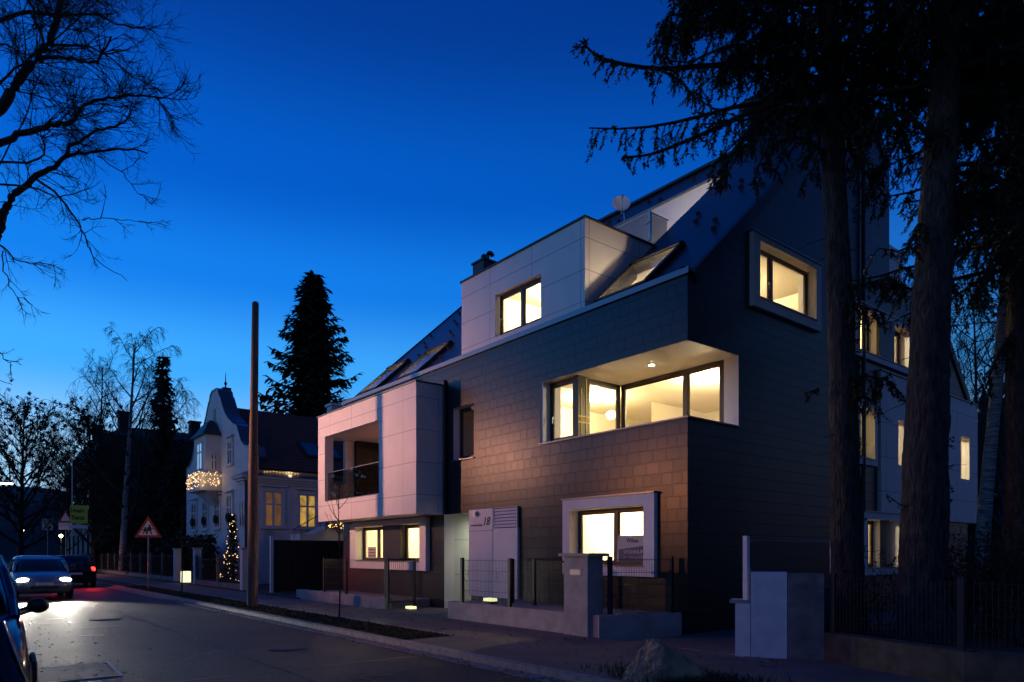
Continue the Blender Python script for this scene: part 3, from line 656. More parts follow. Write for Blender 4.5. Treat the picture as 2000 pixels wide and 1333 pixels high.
for k in range(6):
    z = 2.17 + k * .08; a = [fx(12.93, -.075, z), fx(13.85, -.075, z), fx(13.85, -.035, z + .062), fx(12.93, -.035, z + .062)]; b = [fx(12.93, -.065, z - .008), fx(13.85, -.065, z - .008), fx(13.85, -.028, z + .055), fx(12.93, -.028, z + .055)]
    mb.mesh(a + b, [(0, 1, 2, 3), (7, 6, 5, 4), (0, 4, 5, 1), (1, 5, 6, 2), (2, 6, 7, 3), (3, 7, 4, 0)])
mb.box(12.91, 12.93, -.08, -.031, 2.15, 2.655, P=fx); mb.box(13.85, 13.865, -.08, -.031, 2.15, 2.655, P=fx); mb.box(12.93, 13.85, -.08, -.031, 2.645, 2.655, P=fx)
mb.build('louvre', [M['white'], M['dark']], H)
def ftext(s, size, y, z, **k): return text(s, size, (X0 - .073, y, z), (0, -1, 0), (0, 0, 1), M['ink'], EP, **k)
ftext('18', .29, 14.30, 2.24, name='house_number', bold=.004, shear=.25)
ftext('sternwartestrasse', .088, 14.83, 2.225, name='street_name', shear=.2, squeeze=.80)
mb = MB(); mb.box(14.52, 14.62, -.16, -.071, 2.50, 2.60, P=fx); mb.build('wall_lamp', M['metal'], EP)
# posters in the ground floor windows
pt = thing('poster', 'grey and navy flat for sale poster leaning inside the right ground floor window', 'poster', (10.70, 9.4, 1.3))
mb = MB(); Pp = lambda u, d, z: (10.70 + (z - 1.33) * .06 + d, u, z)
mb.box(9.03, 9.86, 0, .006, 1.35, 1.88, P=Pp); mb.build('board', M['grey'], pt)
mb = MB(); mb.prism([(9.04, 1.355), (9.80, 1.355), (9.82, 1.60), (9.04, 1.68)], Pp, -.004, -.001); mb.build('navy_field', M['navy'], pt)
text('WOHNUNG', .115, Pp(9.68, -.006, 1.51), (0, -1, 0), (.06, 0, 1), M['grey'], pt, bold=.003); text('ZU VERKAUFEN', .075, Pp(9.68, -.006, 1.42), (0, -1, 0), (.06, 0, 1), M['grey'], pt)
text('Wibau', .12, Pp(9.62, -.003, 1.74), (0, -1, 0), (.06, 0, 1), M['ink'], pt)
pt = thing('poster', 'small dark poster standing inside the left ground floor window below the balcony', 'poster', (10.72, 20.6, 1.3))
mb = MB(); mb.box(10.72, 10.726, 20.42, 20.98, 1.37, 1.74); mb.build('board', M['grey'], pt); mb = MB()
for z in (1.45, 1.55, 1.65): mb.box(10.716, 10.719, 20.48, 20.92, z - .015, z + .015)
mb.build('text_line', M['navy'], pt)
# satellite dish
SD = thing('satellite_dish', 'white satellite dish on the roof edge above the terrace', 'satellite dish', (16.4, 14.75, 11.6))
mb = MB(); c0 = Vector((16.2, 14.75, 12.38)); ax = Vector((-.62, -.70, .35)).normalized(); a1 = ax.cross(Vector((0, 0, 1))).normalized(); a2 = a1.cross(ax)
rings = []
for i in range(6):
    rr = .31 * i / 5 + 1e-4; rings.append([c0 + ax * (rr * rr * .8) + (a1 * math.cos(t) * .92 + a2 * math.sin(t)) * rr for t in [2 * math.pi * k / 24 for k in range(24)]])
mb.loft(rings, caps=False); mb.build('dish', M['white'], SD, smooth=True)
mb = MB(); mb.tube([(16.4, 14.75, 11.6), (16.38, 14.77, 12.2), c0 - ax * .03], .03, 8); mb.build('mast', M['metal'], SD)
mb = MB(); tip = c0 + ax * .42 - a2 * .1; mb.tube([c0 - a2 * .34, tip], .014, 6); mb.ball(tip, .05, 8, 6); mb.build('feed_arm', M['metal'], SD)

# ------------------------------------------------------------------ garden walls and fences in front of the house
mb = MB(); mb.box(9.0, 9.2, 8.72, 13.6, -.1, .40); mb.build('garden_wall', M['concrete'], label='low pale concrete garden wall along the pavement before the house', cat='wall')
mb = MB(); P0, P1 = Vector((8.98, 8.70, 0)), Vector((10.58, 8.12, 0)); dv = (P1 - P0).normalized(); nv = Vector((dv.y, -dv.x, 0)) * -.2
mb.mesh([tuple(p + Vector((0, 0, z))) for z in (-.1, .41) for p in (P0, P1, P1 + nv, P0 + nv)], [(0, 1, 2, 3), (4, 7, 6, 5), (0, 4, 5, 1), (1, 5, 6, 2), (2, 6, 7, 3), (3, 7, 4, 0)])
mb.build('garden_wall', M['concrete'], label='low concrete wall turning from the mailbox pillar to the house corner', cat='wall')
mb = MB(); mb.box(9.15, 9.35, 16.9, 23.2, -.1, .30); mb.build('garden_wall', M['concrete'], label='long low concrete wall edge below the balcony side of the house', cat='wall')
mb = MB(); mb.box(9.2, 10.6, 8.85, 13.58, -.1, .385); mb.box(9.35, 10.6, 16.95, 22.9, -.1, .24); struct('gravel_bed', mb, M['gravel'])
PL = thing('mailbox_pillar', 'tall grey concrete pillar with flat cap slab in front of the lit window', 'pillar', (9.1, 9.2, 0))
mb = MB(); mb.box(8.92, 9.32, 8.93, 9.55, -.05, 1.46); mb.build('shaft', M['concrete'], PL)
mb = MB(); mb.box(8.86, 9.40, 8.84, 9.64, 1.461, 1.52); mb.build('cap', M['concrete'], PL)
mb = MB(); mb.box(8.912, 8.919, 9.1, 9.38, 1.12, 1.22); mb.box(8.90, 8.911, 9.12, 9.36, 1.20, 1.215); mb.build('mail_flap', M['metal'], PL)
def mesh_fence(label, a, b, z0, z1, posts, group=None, post_r=.035, step=.05, horiz=4):
    a, b = Vector((*a, 0)), Vector((*b, 0)); L = (b - a).length; d = (b - a) / L
    F = thing('mesh_fence', label, 'fence', (a.x, a.y, z0), group=group)
    mb = MB(); n = int(L / step)
    for i in range(n + 1):
        p = a + d * (i * L / n); mb.tube([(p.x, p.y, z0 + .05), (p.x, p.y, z1)], .0035, 3, cap=False)
    for j in range(horiz + 1):
        z = z0 + .06 + (z1 - z0 - .08) * j / horiz; mb.tube([(a.x, a.y, z), (b.x, b.y, z)], .005, 3)
    mb.build('mesh_panel', M['dark'], F)
    for q in posts:
        p = a + d * (q * L); mb = MB(); mb.box(p.x - post_r, p.x + post_r, p.y - post_r, p.y + post_r, z0 - .02, z1 + .04); mb.build('post', M['dark'], F)
    return F
mesh_fence('black mesh fence panel on the low wall before the white entrance panel', (9.06, 13.1), (9.06, 11.35), .40, 1.38, (0, 1))
mesh_fence('black mesh fence set back in the gravel beside the mailbox pillar', (10.05, 12.5), (9.6, 9.75), .39, 1.36, (0, .35, .8))
mesh_fence('black mesh fence on the slanted wall at the house corner', (9.25, 8.72), (10.5, 8.24), .41, 1.42, (.02, .96))
mesh_fence('black mesh fence below the balcony with three posts', (9.25, 21.2), (9.25, 17.0), .30, 1.35, (0.02, .40, .99))
GT = thing('garden_gate', 'open black metal gate leaf between entrance path and fence', 'gate', (9.1, 16.8, 0))
mb = MB(); 
for u, v in ((9.15, 16.75), (9.9, 16.62)): mb.box(u - .03, u + .03, v - .03, v + .03, .02, 1.4)
mb.tube([(9.15, 16.75, 1.36), (9.9, 16.62, 1.36)], .02, 6); mb.tube([(9.15, 16.75, .2), (9.9, 16.62, .2)], .02, 6); mb.build('frame', M['dark'], GT)
mb = MB()
for k in range(1, 14): q = k / 14; mb.tube([(9.15 + .75 * q, 16.75 - .13 * q, .2), (9.15 + .75 * q, 16.75 - .13 * q, 1.36)], .006, 4)
mb.build('bars', M['dark'], GT)
SR = thing('stair_railing', 'dark sloping handrail of a basement stair behind the fence', 'railing', (10.3, 11.3, .4))
mb = MB(); mb.tube([(10.35, 12.3, 1.38), (10.35, 11.2, 1.38), (10.35, 9.8, .62)], .022, 6); mb.build('handrail', M['dark'], SR)
mb = MB()
for k in range(18):
    y = 12.3 - k * .14; zt = 1.37 if y > 11.2 else 1.38 - (11.2 - y) * .543; mb.tube([(10.35, y, .39), (10.35, y, zt)], .006, 4)
mb.build('bars', M['dark'], SR)
for (x, y, z, lab) in ((9.45, 12.55, .44, 'small lit ground lamp on the gravel behind the low wall'), (9.6, 16.3, .03, 'small lit ground lamp beside the entrance path')):
    G = thing('ground_lamp', lab, 'lamp', (x, y, z)); mb = MB(); mb.box(x - .1, x + .1, y - .15, y + .15, z - .06, z + .0); mb.build('housing', M['dark'], G)
    mb = MB(); mb.box(x - .09, x + .09, y - .14, y + .14, z + .002, z + .07); mb.build('lens', E_['marker'], G)
# right corner: white pier, concrete wall, chain link fence
mb = MB()
def slab(mb, a, b, th, z0, z1, mi=0):
    a, b = Vector((*a, 0)), Vector((*b, 0)); d = (b - a).normalized(); nn = Vector((d.y, -d.x, 0)) * th
    if nn.x < 0: nn = -nn
    mb.mesh([(p.x, p.y, z) for z in (z0, z1) for p in (a, b, b + nn, a + nn)], [(0, 1, 2, 3), (4, 7, 6, 5), (0, 4, 5, 1), (1, 5, 6, 2), (2, 6, 7, 3), (3, 7, 4, 0)], mi)
WP = thing('gate_pier', 'stepped white plastered gate pier at the driveway mouth', 'pier', (9.2, 5.6, 0))
slab(mb, (9.04, 5.71), (9.30, 5.29), .42, -.05, 1.24); mb.build('pier_body', M['plaster'], WP)
mb = MB(); slab(mb, (8.94, 5.90), (9.035, 5.715), .40, -.05, .78); mb.build('lower_step', M['plaster'], WP)
mb = MB(); slab(mb, (8.90, 5.97), (9.032, 5.722), .42, .782, .83); mb.build('step_slab', M['concrete'], WP)
CW = thing('boundary_wall', 'rough grey concrete wall between white pier and dark garden fence', 'wall', (9.4, 5.0, 0))
mb = MB(); slab(mb, (9.305, 5.285), (9.56, 4.88), .3, -.05, 1.225); mb.build('tall_section', M['concrete2'], CW)
mb = MB(); slab(mb, (9.555, 4.875), (8.85, 2.9), .28, -.05, .40); slab(mb, (8.85, 2.898), (8.6, -6), .40, -.05, .40); mb.build('low_section', M['lowwall'], CW)
CF = thing('chain_link_fence', 'chain link fence between two white posts above the driveway side wall', 'fence', (9.15, 5.85, .8))
pa, pb = Vector((9.10, 5.82, 0)), Vector((11.3, 5.62, 0))
for p, z0, z1 in ((pa, .83, 1.77), (pb, .2, 1.73)):
    mb = MB(); mb.box(p.x - .035, p.x + .035, p.y - .035, p.y + .035, z0, z1); mb.build('post', M['plaster'], CF)
mb = MB(); L = (pb - pa).length; n = 46
for i in range(-22, n):
    for sg_ in (1, -1):
        a0, b0 = i / n, (i + 22) / n; za, zb = (.80, 1.70) if sg_ > 0 else (1.70, .80)
        if a0 < 0: za += (zb - za) * (-a0 / (b0 - a0)); a0 = 0
        if b0 > 1: zb -= (zb - za) * ((b0 - 1) / (b0 - a0)); b0 = 1
        p, q = pa + (pb - pa) * a0, pa + (pb - pa) * b0; mb.tube([(p.x, p.y, za), (q.x, q.y, zb)], .0022, 3, cap=False)
mb.build('wire_mesh', M['dark'], CF)
mb = MB(); mb.tube([(pa.x, pa.y, 1.7), (pb.x, pb.y, 1.7)], .006, 5); mb.tube([(pa.x + .03, pa.y, 1.35), (pa.x + .35, pa.y - .03, .95)], .012, 5); mb.build('brace_wire', M['metal'], CF)
mb = MB(); mb.box(9.35, 11.5, 5.60, 5.80, -.05, .98); mb.build('boundary_wall', M['concrete2'], label='dark concrete side wall under the chain link fence', cat='wall')
mesh_fence('dark garden fence on the low wall below the big spruces', (9.66, 4.80), (9.0, 2.95), .40, 1.19, (0, .98), step=.06)
mesh_fence('dark garden fence on the low wall at the far right edge', (8.98, 2.85), (8.8, -3), .40, 1.19, (.2, .6, 1), step=.06)

# boulder
import mathutils
def boulder():
    bm = bmesh.new(); bmesh.ops.create_icosphere(bm, subdivisions=5, radius=1)
    cuts = [(Vector((-.62, -.35, .70)), .62), (Vector((.55, -.10, .83)), .46), (Vector((.15, -.9, .42)), .70), (Vector((.95, -.2, .1)), .86), (Vector((-.2, .9, .4)), .7), (Vector((-.85, .3, .3)), .85), (Vector((.35, -.75, .75)), .62), (Vector((-.30, -.95, .15)), .78)]
    for v in bm.verts:
        p = v.co.copy()
        for nrm, dd in cuts:
            nn_ = nrm.normalized(); k = p.dot(nn_) - dd
            if k > 0: p -= nn_ * k * .93
        n1 = mathutils.noise.noise(p * 1.7 + Vector((3, 1, 7))); n2 = mathutils.noise.noise(p * 4.3 + Vector((1, 5, 2))); n3 = mathutils.noise.noise(p * 11)
        p *= 1 + .13 * n1 + .16 * abs(n2) + .09 * abs(n3)
        p.z = max(-.3, p.z); v.co = p
    return bm
bm = boulder()
bmesh.ops.scale(bm, vec=(.50, .36, .48), verts=bm.verts)
me = bpy.data.meshes.new('boulder'); bm.to_mesh(me); bm.free(); me.materials.append(M['rock'])
for p in me.polygons: p.use_smooth = False
o = bpy.data.objects.new('boulder', me); C.objects.link(o); bp_ = at(1305, 1330, 8.35); o.location = (bp_.x, bp_.y, .06); o.rotation_euler = (0, 0, R(-YAW))
tag(o, 'craggy boulder with warm light put into its brown colour on the verge at the bottom of the picture', 'boulder')

# ------------------------------------------------------------------ pole, lamps, signs
def pole_thing(x, y, h, r): pass
PO_ = thing('utility_pole', 'tall thick wooden pole standing on the verge against the sky', 'pole', (6.7, 20.3, 0))
mb = MB(); mb.tube([(6.7, 20.3, -.05), (6.73, 20.3, 4), (6.80, 20.32, 8.75)], [.15, .125, .095], 14); mb.build('shaft', M['polewood'], PO_, smooth=True)
mb = MB(); mb.tube([(6.80, 20.32, 8.751), (6.80, 20.32, 8.80)], [.10, .07], 14); mb.build('cap', M['metal'], PO_)
def street_lamp(label, x, y, h, reach, power, aim, size=140, r=.18, col=(1, .42, .24), back=None):
    L = thing('street_lamp', label, 'street lamp', (x, y, 0), group=None)
    mb = MB(); mb.tube([(x, y, 0), (x, y, h)], [.09, .06], 10); mb.build('post', M['metal'], L)
    mb = MB(); mb.tube([(x, y, h - .1), (x + reach * .5, y, h + .12), (x + reach, y, h + .1)], .035, 8); mb.build('arm', M['metal'], L)
    mb = MB(); mb.box(x + reach - .1, x + reach + .75, y - .13, y + .13, h + .03, h + .13); hd = mb.build('lamp_head', M['metal'], L)
    mb = MB(); mb.box(x + reach - .05, x + reach + .70, y - .09, y + .09, h - .05, h + .028); mb.build('lens', E_['street'], hd)
    light('street_lamp_light', (x + reach + .35, y, h - .12), power, col, r, L, 'SPOT', aim, size, 1)
    if back: light('street_lamp_light', (x + reach + .35, y, h - .12), back[1], (1, .55, .32), r, L, 'SPOT', back[0], 80, 1)
    return L
street_lamp('street lamp on the far side whose glow reaches the house front', -2.6, 24.8, 6.3, 2.55, 6600, (9.7, 20.4, 5.2), 60, back=((12.5, 34.5, 2.5), 420))
street_lamp('added unseen street lantern on the opposite pavement that warms the house corner', -2.6, 18.2, 5.0, .75, 1500, (10.6, 8.0, 1.4), 46, col=(1, .34, .11))  # added out of view to put a brown glow on the corner cladding
street_lamp('far street lamp with a bright tube hanging over the street', -2.2, 60.5, 6.5, 4.75, 3000, (2.5, 60, 0), 150)
def post_sign(name, label, cat, x, y, h, yaw):
    S = thing(name, label, cat, (x, y, 0))
    mb = MB(); mb.tube([(x, y, 0), (x, y, h)], .03, 8); mb.build('post', M['metal'], S)
    ex = Vector((math.cos(yaw), math.sin(yaw), 0)); nn = Vector((math.sin(yaw), -math.cos(yaw), 0))
    def P(u, d, z): q = Vector((x, y, z)) + ex * u - nn * (-.04 - d) * 1.0; q = Vector((x, y, z)) + ex * u + nn * (.045 - d); return tuple(q)
    return S, P, ex, nn
# children crossing
S, P, ex, nn = post_sign('warning_sign', 'red bordered triangular children crossing sign on a grey post by the verge', 'road sign', 6.5, 33.0, 2.4, R(-18))
mb = MB(); mb.prism([(-.54, 2.22), (.54, 2.22), (0, 3.14)], P, 0, .015); mb.build('sign_plate', M['redpaint'], S)
mb = MB(); mb.prism([(-.37, 2.32), (.37, 2.32), (0, 2.95)], P, -.006, -.001); mb.build('white_field', M['signwhite'], S)
mb = MB()
for u, s_ in ((.045, 1.0), (-.12, .78)):
    z = 2.36
    def q(du, dz): return (u + du * s_, z + dz * s_)
    mb.prism([q(.05 * math.cos(k) + .01, .36 + .045 * math.sin(k)) for k in [i * .785 for i in range(8)]], P, -.012, -.007)
    mb.prism([q(-.06, .31), q(.05, .32), q(.09, .14), q(-.09, .13)], P, -.012, -.007)
    mb.prism([q(-.07, .14), q(-.02, .14), q(-.09, 0), q(-.13, .01)], P, -.012, -.007); mb.prism([q(.02, .14), q(.07, .14), q(.11, .0), q(.06, 0)], P, -.012, -.007)
    mb.prism([q(-.05, .30), q(-.05, .26), q(-.15, .17), q(-.17, .20)], P, -.012, -.007); mb.prism([q(.05, .30), q(.05, .26), q(.14, .19), q(.16, .22)], P, -.012, -.007)
mb.build('children_symbol', M['ink'], S)
# yellow shop sign on its pole
S, P, ex, nn = post_sign('shop_sign', 'yellow lettered shop sign with a white strip on a tall pole', 'sign', 6.5, 57.6, 10.2, R(-25))
mb = MB(); mb.box(-.12, .98, 0, .05, 3.68, 4.95, P=P); mb.build('sign_plate', M['yellow'], S)
mb = MB(); mb.box(-.12, .98, 0, .05, 3.32, 3.56, P=P); mb.build('lower_strip', M['signwhite'], S)
text('Hoam', .42, P(-.06, -.006, 4.45), ex, (0, 0, 1), M['ink'], S, bold=.012, squeeze=.8); text('Tietze', .42, P(-.06, -.006, 3.95), ex, (0, 0, 1), M['ink'], S, bold=.012, squeeze=.8)
S, P, ex, nn = post_sign('end_sign', 'square white road sign with a dark diagonal bar far down the street', 'road sign', 6.4, 73.0, 4.5, R(-28))
mb = MB(); mb.box(-.42, .42, 0, .03, 3.62, 4.62, P=P); mb.build('sign_plate', M['signwhite'], S)
mb = MB(); mb.prism([(-.40, 3.66), (-.28, 3.66), (.40, 4.52), (.40, 4.60), (.34, 4.60)], P, -.008, -.001); mb.prism([(.0, 3.74), (.34, 3.74), (.2, 4.1)], P, -.006, -.001); mb.build('diagonal_bar', M['wood'], S)
S, P, ex, nn = post_sign('warning_sign', 'small far triangular warning sign above a white plate beyond the yellow sign', 'road sign', 6.9, 65.0, 4.2, R(-28))
mb = MB(); mb.prism([(-.55, 4.05), (.55, 4.05), (0, 5.0)], P, 0, .02); mb.build('sign_plate', M['redpaint'], S)
mb = MB(); mb.prism([(-.36, 4.14), (.36, 4.14), (0, 4.80)], P, -.006, -.001); mb.build('white_field', M['signwhite'], S)
mb = MB(); mb.box(-.5, .5, 0, .02, 3.45, 4.0, P=P); mb.build('lower_plate', M['signwhite'], S)
for (x, y, z, lab, pw, r_) in ((10.8, 106.7, 3.9, 'bright round lamp far behind the garden fences', 220, .22), (8.3, 134, 5.3, 'dim yellow lamp at the far end of the street', 160, .34)):
    G = thing('garden_lamp', lab, 'lamp', (x, y, 0)); mb = MB(); mb.tube([(x, y, 0), (x, y, z - r_)], .06, 6); mb.build('post', M['dark'], G)
    mb = MB(); mb.ball((x, y, z), r_); mb.build('lamp_globe', E_['yglow'], G, smooth=True); light('garden_lamp_light', (x, y - r_ - .15, z), pw, (1, .7, .32), .1, G)

# ------------------------------------------------------------------ cars
def car(name, label, loc, rz, paint, lit=None, k=1.0, group=None, fold=0):
    Cc = thing(name, label, 'car', (0, 0, 0), group=group)
    def ring(y, w_, zb, zt, crown=.03):
        half = [(0, zb), (w_ * .80, zb), (w_ * .95, zb + .08), (w_ * .995, zb + (zt - zb) * .35), (w_, zb + (zt - zb) * .62), (w_ * .965, zt - .06), (w_ * .90, zt - .012), (w_ * .6, zt + crown * .7), (0, zt + crown)]
        return [(x, y, z) for x, z in half] + [(-x, y, z) for x, z in reversed(half[1:-1])]
    st = [(-2.12, .70, .40, .78), (-2.08, .80, .30, .92), (-1.95, .85, .24, .99), (-1.4, .88, .20, 1.0), (-.6, .89, .19, .99), (.3, .89, .19, .98), (.95, .885, .20, .985), (1.25, .88, .20, .955), (1.6, .865, .21, .885), (1.88, .83, .23, .80), (2.05, .76, .26, .71), (2.14, .64, .34, .61), (2.16, .5, .38, .56)]
    mb = MB(); mb.loft([ring(*s) for s in st]); B = mb.build('body', paint, Cc, smooth=True)
    def cab(z, yr, yf, wr, wf):
        pts = []
        for (w_, y, s) in ((wf, yf, 1), (wr, yr, -1)):
            for k in range(7):
                a = -1 + 2 * k / 6; pts.append((s * -a * w_ * 1.0 if False else (a * w_ if s > 0 else -a * w_), y - s * .16 * abs(a) ** 2.6, z))
        return pts
    lv = [(.96, -2.0, 1.12, .80, .80), (1.12, -1.98, .92, .785, .79), (1.30, -1.93, .62, .745, .755), (1.42, -1.88, .40, .705, .72)]
    mb = MB(); mb.loft([cab(*q) for q in lv], caps=False); mb.build('cabin_window', M['carglass'], Cc, smooth=True)
    mb = MB(); mb.loft([cab(*q) for q in [(1.42, -1.885, .41, .71, .725), (1.50, -1.83, .25, .66, .68), (1.545, -1.7, .05, .55, .58), (1.56, -1.4, -.3, .3, .3)]], caps=True); mb.build('roof', paint, Cc, smooth=True)
    for s in (-1, 1):
        mb = MB(); mb.tube([(s * .80, 1.06, .95), (s * .785, .84, 1.13), (s * .752, .56, 1.31), (s * .715, .33, 1.44)], .038, 6); mb.build('pillar', paint, Cc, smooth=True)
        mb = MB(); mb.tube([(s * .82, -.35, .97), (s * .79, -.37, 1.15), (s * .735, -.4, 1.42)], .036, 5); mb.build('pillar', M['black'], Cc)
        mb = MB(); mb.tube([(s * .81, -1.75, .97), (s * .77, -1.72, 1.2), (s * .70, -1.70, 1.43)], .06, 5); mb.build('pillar', paint, Cc, smooth=True)
        mb = MB(); mb.ball((s * (.975 - fold), .82, 1.03), .068, 14, 10, sc3=(1.2, .70, .95)); mb.tube([(s * .84, .84, .98), (s * .93, .83, 1.01)], .03, 6); mb.build('wing_mirror', M['black'], Cc, smooth=True)
        for y in (1.30, -1.30):
            mb = MB(); x0, x1 = s * .70, s * .905
            mb.tube([(x0, y, .31), (s * .86, y, .31), (x1, y, .31)], [.31, .315, .285], 24); W = mb.build('wheel', M['black'], Cc)
            mb = MB(); mb.tube([(s * .88, y, .31), (s * .915, y, .31)], [.20, .19], 18); mb.build('rim', M['metal'], W)
            mb = MB(); mb.tube([(s * .88, y - .37, .22), (s * .895, y - .33, .46), (s * .90, y - .18, .62), (s * .90, y, .67), (s * .90, y + .18, .62), (s * .895, y + .33, .46), (s * .88, y + .37, .22)], .022, 5); mb.build('wheel_arch', M['black'], Cc)
        mb = MB(); mb.ball((s * .60, 1.985, .70), .2, 14, 10, sc3=(1.0, .62, .42)); mb.build('headlight', E_['head'] if lit == 'front' else M['lampglass'], Cc, smooth=True)
        mb = MB(); mb.ball((s * .70, -2.03, .86), .16, 12, 8, sc3=(.7, .5, .9)); mb.build('tail_light', E_['tail'] if lit == 'rear' else M['tailglass'], Cc, smooth=True)
    mb = MB(); mb.box(-.42, .42, 2.13, 2.17, .40, .50); mb.build('grille', M['black'], Cc)
    mb = MB(); mb.box(-.26, .26, 2.165, 2.18, .52, .63); mb.build('number_plate', M['signwhite'], Cc)
    mb = MB(); mb.box(-.26, .26, -2.15, -2.125, .62, .73); mb.build('number_plate', M['signwhite'], Cc)
    if lit == 'front':
        for s in (-1, 1): light('headlight_beam', (s * .60, 2.2, .70), 1300, (1, .93, .80), .07, Cc, 'SPOT', (s * .60, 14, -.35), 62, .8)
    if lit == 'rear':
        for s in (-1, 1): light('tail_light_glow', (s * .70, -2.3, .84), 60, (1, .03, .02), .1, Cc, 'SPOT', (s * .8, -8, -.6), 150, 1)
    Cc.location = loc; Cc.rotation_euler = (0, 0, rz); Cc.scale = (k, k, k)
    return Cc
M['carglass'] = mat('car_glass', (.004, .005, .007), .06, spec=.8)
M['lampglass'] = mat('headlight_glass', (.35, .36, .38), .08, metal=.5, var=.4, scale=14, bump=.5)
M['tailglass'] = mat('tail_light_glass', (.20, .01, .01), .15)
blue = mat('dark_blue_car_paint', (.006, .012, .05), .16, metal=.2, spec=.8)
blackp = mat('black_car_paint', (.010, .011, .013), .14, spec=.8)
silver = mat('silver_car_paint', (.30, .31, .33), .25, metal=.6)
darkred = mat('dark_grey_car_paint', (.05, .05, .055), .22, metal=.4)
car('parked_car', 'dark blue parked car with round wing mirror at the left edge', (-.45, 8.72, -.1), R(180), blue, None, 1.09)
car('parked_car', 'black parked car cut off in the bottom left corner', (-.655, 3.72, -.1), R(0), blackp, None, 1.0, fold=.12)
car('oncoming_car', 'silver car coming towards us with both headlights on', (2.45, 31.0, -.1), R(180), silver, 'front')
car('departing_car', 'dark grey car driving away with red tail lights on', (4.55, 41.0, -.1), R(0), darkred, 'rear')

# ------------------------------------------------------------------ neighbouring villa
NV = thing('gabled_villa', 'old white villa with curved gable, brown tiled roof and lit oriel balcony', 'house', (11.5, 41.2, 0))
half = [(6.1, 6.4), (6.0, 6.85), (5.3, 6.95), (4.75, 7.25), (4.35, 7.75), (4.05, 8.15), (3.35, 8.35), (3.0, 8.55), (2.55, 8.75), (2.1, 9.05), (1.7, 9.45), (1.35, 9.9), (1.1, 10.2), (.95, 10.25), (.8, 10.55)]
prof = [(41.2 - a, z) for a, z in half] + [(41.2 - .45, 10.75), (41.2 + .45, 10.75)] + [(41.2 + a, z) for a, z in reversed(half)]
vg = PX(11.5)
mb = MB(); mb.prism([(47.3, 0), (35.1, 0)] + prof, vg, 0, .4); mb.build('gable_wall', M['nplaster'], NV)
mb = MB()
for i in range(len(prof) - 1):
    a, b = prof[i], prof[i + 1]; mb.mesh([vg(a[0], -.05, a[1] + .01), vg(b[0], -.05, b[1] + .01), vg(b[0], .75, b[1] + .01), vg(a[0], .75, a[1] + .01), vg(a[0], -.05, a[1] + .08), vg(b[0], -.05, b[1] + .08), vg(b[0], .75, b[1] + .08), vg(a[0], .75, a[1] + .08)], [(0, 1, 2, 3), (4, 7, 6, 5), (0, 4, 5, 1), (1, 5, 6, 2), (2, 6, 7, 3), (3, 7, 4, 0)])
mb.build('gable_coping', mat('blue_grey_sheet', (.12, .14, .18), .4, metal=.5), NV)
mb = MB(); mb.box(11.85, 12.3, 40.8, 41.6, 10.0, 10.95); mb.tube([(12.1, 41.2, 10.95), (12.1, 41.2, 11.9)], [.05, .01], 6); mb.ball((12.1, 41.2, 11.25), .09, 8, 6)
mb.build('finial', M['dark'], NV)
mb = MB(); mb.mesh([(11.9, 35.15, 5.85), (24, 35.15, 5.85), (24, 41.2, 9.95), (11.9, 41.2, 9.95), (24, 47.2, 5.85), (11.9, 47.2, 5.85)], [(0, 1, 2, 3), (3, 2, 4, 5)]); RF = mb.build('roof', M['nroof'], NV)
for x0, x1 in ((15.0, 15.95), (16.1, 17.05)):
    mb = MB(); f = lambda x, y, d: (x, y - d * .56, 5.85 + (y - 35.15) * .678 + d * .83)
    a = [f(x, y, .02) for x, y in ((x0, 36.5), (x1, 36.5), (x1, 37.9), (x0, 37.9))]; b = [f(x, y, .12) for x, y in ((x0, 36.5), (x1, 36.5), (x1, 37.9), (x0, 37.9))]
    mb.mesh(a + b, [(0, 1, 2, 3), (4, 7, 6, 5), (0, 4, 5, 1), (1, 5, 6, 2), (2, 6, 7, 3), (3, 7, 4, 0)]); W = mb.build('skylight', M['dark'], RF)
    mb = MB(); mb.face([f(x, y, .13) for x, y in ((x0 + .08, 36.6), (x1 - .08, 36.6), (x1 - .08, 37.8), (x0 + .08, 37.8))]); mb.build('pane', mat('dark_mirror_pane', (.02, .03, .05), .05, spec=1), W)
mb = MB(); mb.box(18.3, 19.2, 40.7, 41.4, 9.2, 10.75); mb.box(18.2, 19.3, 40.6, 41.5, 10.751, 10.9); mb.build('chimney', M['nplaster'], RF)
mb = MB(); mb.box(11.95, 24, 35.5, 46.9, 0, 5.8); mb.build('side_wall', M['nplaster'], NV)
mb = MB(); mb.box(11.1, 17.5, 34.5, 35.498, 0, 5.05); mb.build('wing_wall', M['nplaster'], NV)
mb = MB()
for z0, z1, q in ((4.98, 5.10, .08), (5.10, 5.22, .18), (5.22, 5.34, .30)): mb.box(11.1 - q, 17.5, 34.5 - q, 35.52 + q, z0 + .001, z1)
mb.build('wing_cornice', M['nplaster'], NV)
mb = MB(); mb.mesh([(10.75, 34.15, 5.345), (17.6, 34.15, 5.345), (17.6, 35.9, 5.75), (11.6, 35.9, 5.75), (10.75, 35.9, 5.345)], [(0, 1, 2, 3), (0, 3, 4)]); mb.build('wing_roof', mat('lead_roof', (.10, .12, .16), .35, metal=.6), NV)
mb = MB(); mb.tube([(11.05, 34.42, 0), (11.05, 34.42, 5.0), (10.9, 34.3, 5.3)], .05, 6); mb.build('downpipe', M['dark'], NV)
mb = MB()
for k in range(12):
    x = 12.3 + k * .16; mb.ball((x, 35.42 + random.uniform(-.03, .03), 5.72 + random.uniform(-.05, .05)), .018, 5, 3)
mb.build('eave_lights', E_['bulb'], NV)
light('eave_glow', (13.6, 35.3, 5.66), 2.5, (1, .75, .42), .1, NV)
